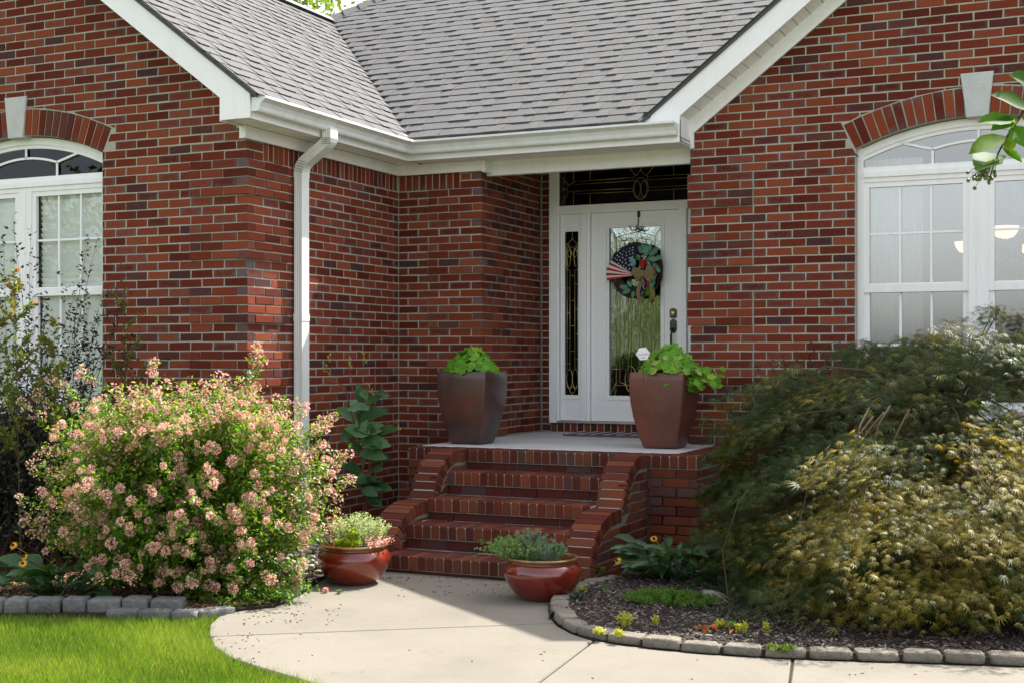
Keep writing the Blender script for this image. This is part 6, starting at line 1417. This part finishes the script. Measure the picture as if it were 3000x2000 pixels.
for i in range(46):
    q = pc_ + RNG.normal(0, 1, 3) * np.array([.016, .010, .012]); mbs = MB(); r_ = RNG.uniform(.0036, .0050)
    mbs.lathe([(.0003, -r_), (r_ * .7, -r_ * .7), (r_, 0), (r_ * .7, r_ * .7), (.0003, r_)], tuple(q), 8, 0, (float(RNG.random()),) * 3); mbs.build('seed_pod', M['berry'], tr_, True); mbb.tube([hub, (hub + Vector(q)) / 2 + Vector((0, 0, .004)), Vector(q)], .0007, 3)
mbb.build('stem', M['stem_green'], tr_)
# ================================================================== TREES
def tree(c, hgt, cr, nleaf, lsz, label, seed, mat='tree_leaf'):
    r_ = np.random.default_rng(seed); t = empty('tree', (c[0], c[1], 0), label, 'tree'); mb = MB(); b0 = np.array([c[0], c[1], -.05]); top = np.array([c[0], c[1], hgt - cr])
    mb.tube([b0, (b0 + top) / 2 + (.1, 0, 0), top], [cr * .1, cr * .075, cr * .05], 8); cl_ = []
    for i in range(26):
        v = r_.normal(size=3); v /= np.linalg.norm(v); q = top + v * cr * r_.uniform(.35, .95) * np.array([1, 1, .85]); cl_.append(q); mb.tube([top - (0, 0, cr * .5 * r_.random()), (top + q) / 2, q], [cr * .03, cr * .018, cr * .006], 5)
    mb.build('trunk', M['bark'], t); cl_ = np.array(cl_); k = r_.integers(0, 26, nleaf); P = cl_[k] + r_.normal(size=(nleaf, 3)) * cr * .17
    scatter('crown', LEAF[0], LEAF[1], P, basis(rnd_unit(nleaf) + np.array([0, 0, -.4]), rnd_unit(nleaf)), np.stack([np.full(nleaf, lsz * .6), r_.uniform(.7, 1.3, nleaf) * lsz, np.full(nleaf, lsz)], 1), np.clip(r_.normal(.5, .25, nleaf) + .15 * np.sin(k), 0, 1), M[mat], t)
p = at_depth(640, -60, 30); tree((p.x, p.y), p.z + 2.2, 3.1, 9000, .16, 'green tree rising behind the roof at the top left', 21)
p = at_depth(910, 40, 34); tree((p.x, p.y), p.z - .05, 1.1, 900, .14, 'small wispy treetop just left of the roof peak', 22)

# trees across the lawn behind the viewer, which the door and windows mirror
for i, (x, y, h_, r_) in enumerate([(-20, -16, 6.5, 3.2), (-14.5, -19, 7.5, 3.6), (-12.0, -23, 5.5, 2.8), (-26, -20, 9, 4.2), (-33, -22, 9, 4.5), (-3, -34, 2.7, 1.5), (4, -38, 2.5, 1.5)]):
    tree((x, y), h_, r_, 2600, .34, ['rounded green tree', 'taller broad green tree', 'small green tree', 'large spreading green tree', 'large far green tree', 'low distant green tree', 'lowest distant green tree'][i] + ' across the lawn, mirrored in the house glass', 40 + i)
# ================================================================== WREATH ON THE DOOR
WX, WZ, WY = -4.105, 2.262, 11.655
wr_ = empty('door_wreath', (WX, WY, WZ), 'round twig wreath with flag cloth, burlap bow and a red rose on the door', 'wreath')
rnd = random.Random(4); mb = MB()
for s in range(80):
    R0 = .208 + rnd.uniform(-.045, .042); ph = rnd.uniform(0, 6.28); tw = rnd.uniform(2, 5); am = rnd.uniform(.006, .018); yo = rnd.uniform(-.028, .022); a0 = rnd.uniform(0, 6.28); sp_ = rnd.uniform(2.5, 6.28); pts = []
    for i in range(25):
        a = a0 + sp_ * i / 24; r = R0 + am * math.sin(tw * a + ph); pts.append((WX + r * math.cos(a), WY + yo + am * math.cos(tw * a + ph), WZ + r * math.sin(a)))
    mb.tube(pts, rnd.uniform(.0025, .005), 5)
mb.build('twig_ring', M['vine'], wr_, True)
piv = Vector((WX + .012, WY - .045, WZ - .045))
def fan(a0, a1, r0, r1, n, ripple, mat_i=0, yo=0):
    vs = []; m = 14
    for i in range(n + 1):
        a = R(a0 + (a1 - a0) * i / n)
        for j in range(m + 1):
            r = r0 + (r1 - r0) * j / m; vs.append(piv + Vector((math.cos(a) * r, -.016 * math.sin(a * ripple) * (j / m) - .014 * math.sin(math.pi * j / m) + yo, math.sin(a) * r * (1.0))))
    return vs, [(i * (m + 1) + j, (i + 1) * (m + 1) + j, (i + 1) * (m + 1) + j + 1, i * (m + 1) + j + 1) for i in range(n) for j in range(m)]
vs, fs = fan(86, 156, .03, .282, 22, 9); mb = MB(); mb.add(vs, fs); mb.build('star_cloth', M['navy'], wr_, True)
mb = MB()
for ri, r in enumerate((.08, .11, .14, .17, .20, .228, .252)):
    k = 2 + ri
    for q in range(k):
        a = R(92 + (154 - 92) * (q + (.5 if ri % 2 else .3)) / k); m_ = (r - .03) / .235; c_ = piv + Vector((math.cos(a) * r, -.016 * math.sin(a * 9) * m_ - .014 * math.sin(math.pi * m_) - .003, math.sin(a) * r)); rs = .0092; vv = [c_]
        for i in range(10): t = R(90 + 36 * i + 17 * q); rr = rs if i % 2 == 0 else rs * .42; vv.append(c_ + Vector((math.cos(t) * rr, -.0005, math.sin(t) * rr)))
        mb.add(vv, [(0, 1 + i, 1 + (i + 1) % 10) for i in range(10)])
tag(mb.build('star', M['white_cloth'], wr_), kind='stuff')
a = 158.; ww = [(3.5, 'white_cloth'), (5, 'red_cloth'), (5.5, 'white_cloth'), (5.5, 'red_cloth'), (5, 'white_cloth'), (5, 'red_cloth'), (4.5, 'white_cloth'), (5, 'red_cloth')]
a = 150.
for w_, mt in ww:
    vs, fs = fan(a, a + w_, .03, .285, 3, 9, yo=-.004); mb = MB(); mb.add(vs, fs); mb.build('stripe', M[mt], wr_, True); a += w_
def oakleaf(c, ang, size, tn, mat='teal', y=0):
    pts = [(0, 0), (.16, .12), (.30, .22), (.2, .36), (.36, .5), (.2, .6), (.22, .8), (0, 1), (-.22, .8), (-.2, .6), (-.36, .5), (-.2, .36), (-.30, .22), (-.16, .12)]
    ca, sa = math.cos(ang), math.sin(ang); ty = rnd.uniform(-.35, .35); tx = rnd.uniform(-.5, .5); vs = []
    for u, v in pts + [(0, .45)]:
        u *= size; v *= size; vs.append((c[0] + v * ca - u * sa, c[1] - abs(v) * .15 + u * tx + v * ty + (.12 * size if (u, v) == (0, .45 * size) else 0), c[2] + v * sa + u * ca))
    mb = MB(); mb.add(vs, [(i, (i + 1) % 14, 14) for i in range(14)], 0, (tn,) * 3); mb.build('leaf', M[mat], wr_, True)
for (dx, dz, ang, s) in [(.12, .13, 60, .10), (.15, .14, 20, .11), (.09, .15, 110, .09), (.17, .10, -10, .11), (.20, .06, -60, .11), (.16, .05, -100, .10), (.12, .16, 85, .09), (.19, .15, 40, .10), (.07, .10, 150, .10), (.09, .06, -120, .08), (.21, -.01, -80, .11), (.20, -.08, -95, .11), (.10, .19, 100, .07), (.22, .10, 10, .09), (-.06, -.16, 170, .10), (-.03, -.18, 200, .10), (-.02, -.15, 130, .08), (-.0, -.19, -100, .08), (.16, .17, 70, .08), (.14, .10, 0, .09), (.22, .03, -45, .10)]:
    oakleaf((WX + dx * .93, WY - .06 - rnd.uniform(0, .02), WZ + dz), R(ang), s * .82, rnd.uniform(.1, .75))
for (dx, dz, ang, s) in [(.02, .06, 130, .075), (.03, .07, 200, .07)]: oakleaf((WX + dx, WY - .08, WZ + dz), R(ang), s, 1.0)
for (dx, dz, ang, s) in [(.10, -.15, -60, .10), (.13, -.17, -20, .09), (.09, -.19, -100, .09), (.06, .09, 140, .05), (.10, .08, 60, .05)]: oakleaf((WX + dx, WY - .055, WZ + dz), R(ang), s, .3, 'coral')
c_ = Vector((WX + .098, WY - .10, WZ + .055)); mb = MB()      # rose: spiralling petals
for i in range(16):
    t = i * 2.4; r = .004 + .0022 * i; a = (math.cos(t) * r, math.sin(t) * r); ps = []
    for k, (u, v) in enumerate(((-.8, -.6), (.8, -.6), (1, .5), (0, .9), (-1, .5))): ps.append((c_.x + a[0] + (math.cos(t) * v - math.sin(t) * u) * .012, c_.y + .002 * i - .004 + .004 * abs(u) - .006 * (v > 0), c_.z + a[1] + (math.sin(t) * v + math.cos(t) * u) * .012))
    mb.add(ps, [(0, 1, 2, 3, 4)])
mb.build('rose', M['rose'], wr_, True)
pw = []; 
for i in range(26): pw.append((WX + .11 + rnd.gauss(0, .014), WY - .085, WZ + .115 + rnd.gauss(0, .018)))
scatter('white_blossom', petv, petf, np.array(pw), basis(rnd_unit(26), rnd_unit(26)), np.full(26, .014), np.full(26, 1.), M['flower'], wr_)
# burlap bow
def loop(cx, cz, ang, L_, w_, depth=.035):
    ca, sa = math.cos(ang), math.sin(ang); vs = []; n = 12
    for i in range(n + 1):
        t = 2 * math.pi * i / n; u = L_ * (1 - math.cos(t)) / 2; yy = depth * math.sin(t)
        for s in (-1, 0, 1): wdt = w_ * (.45 + .55 * math.sin(math.pi * min(u / L_, 1) * .5) ** .7) * s / 2; vs.append((cx + u * ca - wdt * sa, WY - .085 + yy * .9, cz + u * sa + wdt * ca))
    mb = MB(); mb.add(vs, [(i * 3 + j, (i + 1) * 3 + j, (i + 1) * 3 + j + 1, i * 3 + j + 1) for i in range(n) for j in (0, 1)]); mb.build('bow_loop', M['burlap'], wr_, True)
bx_, bz_ = WX + .105, WZ - .035
loop(bx_, bz_, R(165), .12, .075); loop(bx_, bz_, R(15), .115, .07); loop(bx_, bz_, R(205), .10, .07); loop(bx_, bz_, R(-30), .11, .075); loop(bx_ - .01, bz_, R(182), .08, .07, .05); loop(bx_, bz_, R(0), .075, .07, .05)
def tail(pts, w_, mat='burlap', yo=0):
    mb = MB(); vs = []; n = len(pts)
    for i, (x, z) in enumerate(pts):
        f = i / (n - 1)
        for s in (-1, 1): vs.append((x + s * w_ / 2 * (.6 + .4 * f), WY - .075 + .015 * math.sin(f * 7) + yo + s * .006, z + (.02 * (s if i == n - 1 else 0))))
    mb.add(vs, [(2 * i, 2 * i + 2, 2 * i + 3, 2 * i + 1) for i in range(n - 1)]); mb.build('ribbon_tail', M[mat], wr_, True)
tail([(bx_ - .01, bz_ - .02), (bx_ - .04, bz_ - .08), (bx_ - .055, bz_ - .15), (bx_ - .05, bz_ - .20), (bx_ - .03, bz_ - .25)], .045); tail([(bx_ + .02, bz_ - .02), (bx_ + .06, bz_ - .09), (bx_ + .085, bz_ - .16), (bx_ + .08, bz_ - .21), (bx_ + .065, bz_ - .25)], .05)
tail([(bx_ + .02, bz_ - .03), (bx_ - .0, bz_ - .09), (bx_ - .01, bz_ - .16), (bx_ - .015, bz_ - .20)], .05, 'navy', -.006); tail([(bx_ + .025, bz_ - .03), (bx_ + .035, bz_ - .08), (bx_ + .04, bz_ - .13)], .018, 'red_cloth', -.008)
mb = MB()
for i in range(9):
    c_ = Vector((bx_ - .004 + rnd.uniform(-.016, .014), WY - .092, bz_ - .06 - i * .016)); vv = [c_]
    for k in range(10): t = R(36 * k + 20 * i); rr = .007 if k % 2 == 0 else .003; vv.append(c_ + Vector((math.cos(t) * rr, 0, math.sin(t) * rr)))
    mb.add(vv, [(0, 1 + k, 1 + (k + 1) % 10) for k in range(10)])
tag(mb.build('star', M['white_cloth'], wr_), kind='stuff')
mb = MB(); mb.box((bx_ - .014, WY - .125, bz_ - .025), (bx_ + .014, WY - .09, bz_ + .025)); mb.build('bow_knot', M['burlap'], wr_)
# hanger
hk = empty('wreath_hanger', (WX + .0, 11.70, 2.80), 'black metal wreath hanger with antler hooks over the door top', 'hanger'); mb = MB(); hx_ = WX + .002
mb.box((hx_ - .014, 11.722, 2.76), (hx_ + .014, 11.7285, 2.818)); mb.tube([(hx_, 11.722, 2.77), (hx_ - .002, 11.715, 2.70), (hx_, 11.70, 2.655)], .0055, 6); mb.build('bracket', M['black'], hk)
mb = MB()
for s in (-1, 1):
    mb.tube([(hx_, 11.70, 2.66), (hx_ + s * .03, 11.69, 2.635), (hx_ + s * .06, 11.68, 2.645), (hx_ + s * .065, 11.675, 2.67)], [.006, .005, .005, .004], 6); mb.tube([(hx_, 11.70, 2.65), (hx_ + s * .02, 11.67, 2.63), (hx_ + s * .03, 11.66, 2.66)], [.005, .004, .003], 6)
    mb.tube([(hx_ + s * .012, 11.695, 2.63), (hx_ + s * .004, 11.69, 2.58), (WX, WY, WZ + .25)], .0015, 4)
mb.build('hook', M['bronze'], hk, True)
mb = MB()
for x, z in ((hx_ - .067, 2.675), (hx_, 2.675)): mb.lathe([(.002, -.006), (.010, -.002), (.012, .006), (.004, .01)], (x, 11.675, z), 10)
mb.build('hook_tip', M['brass'], hk, True)
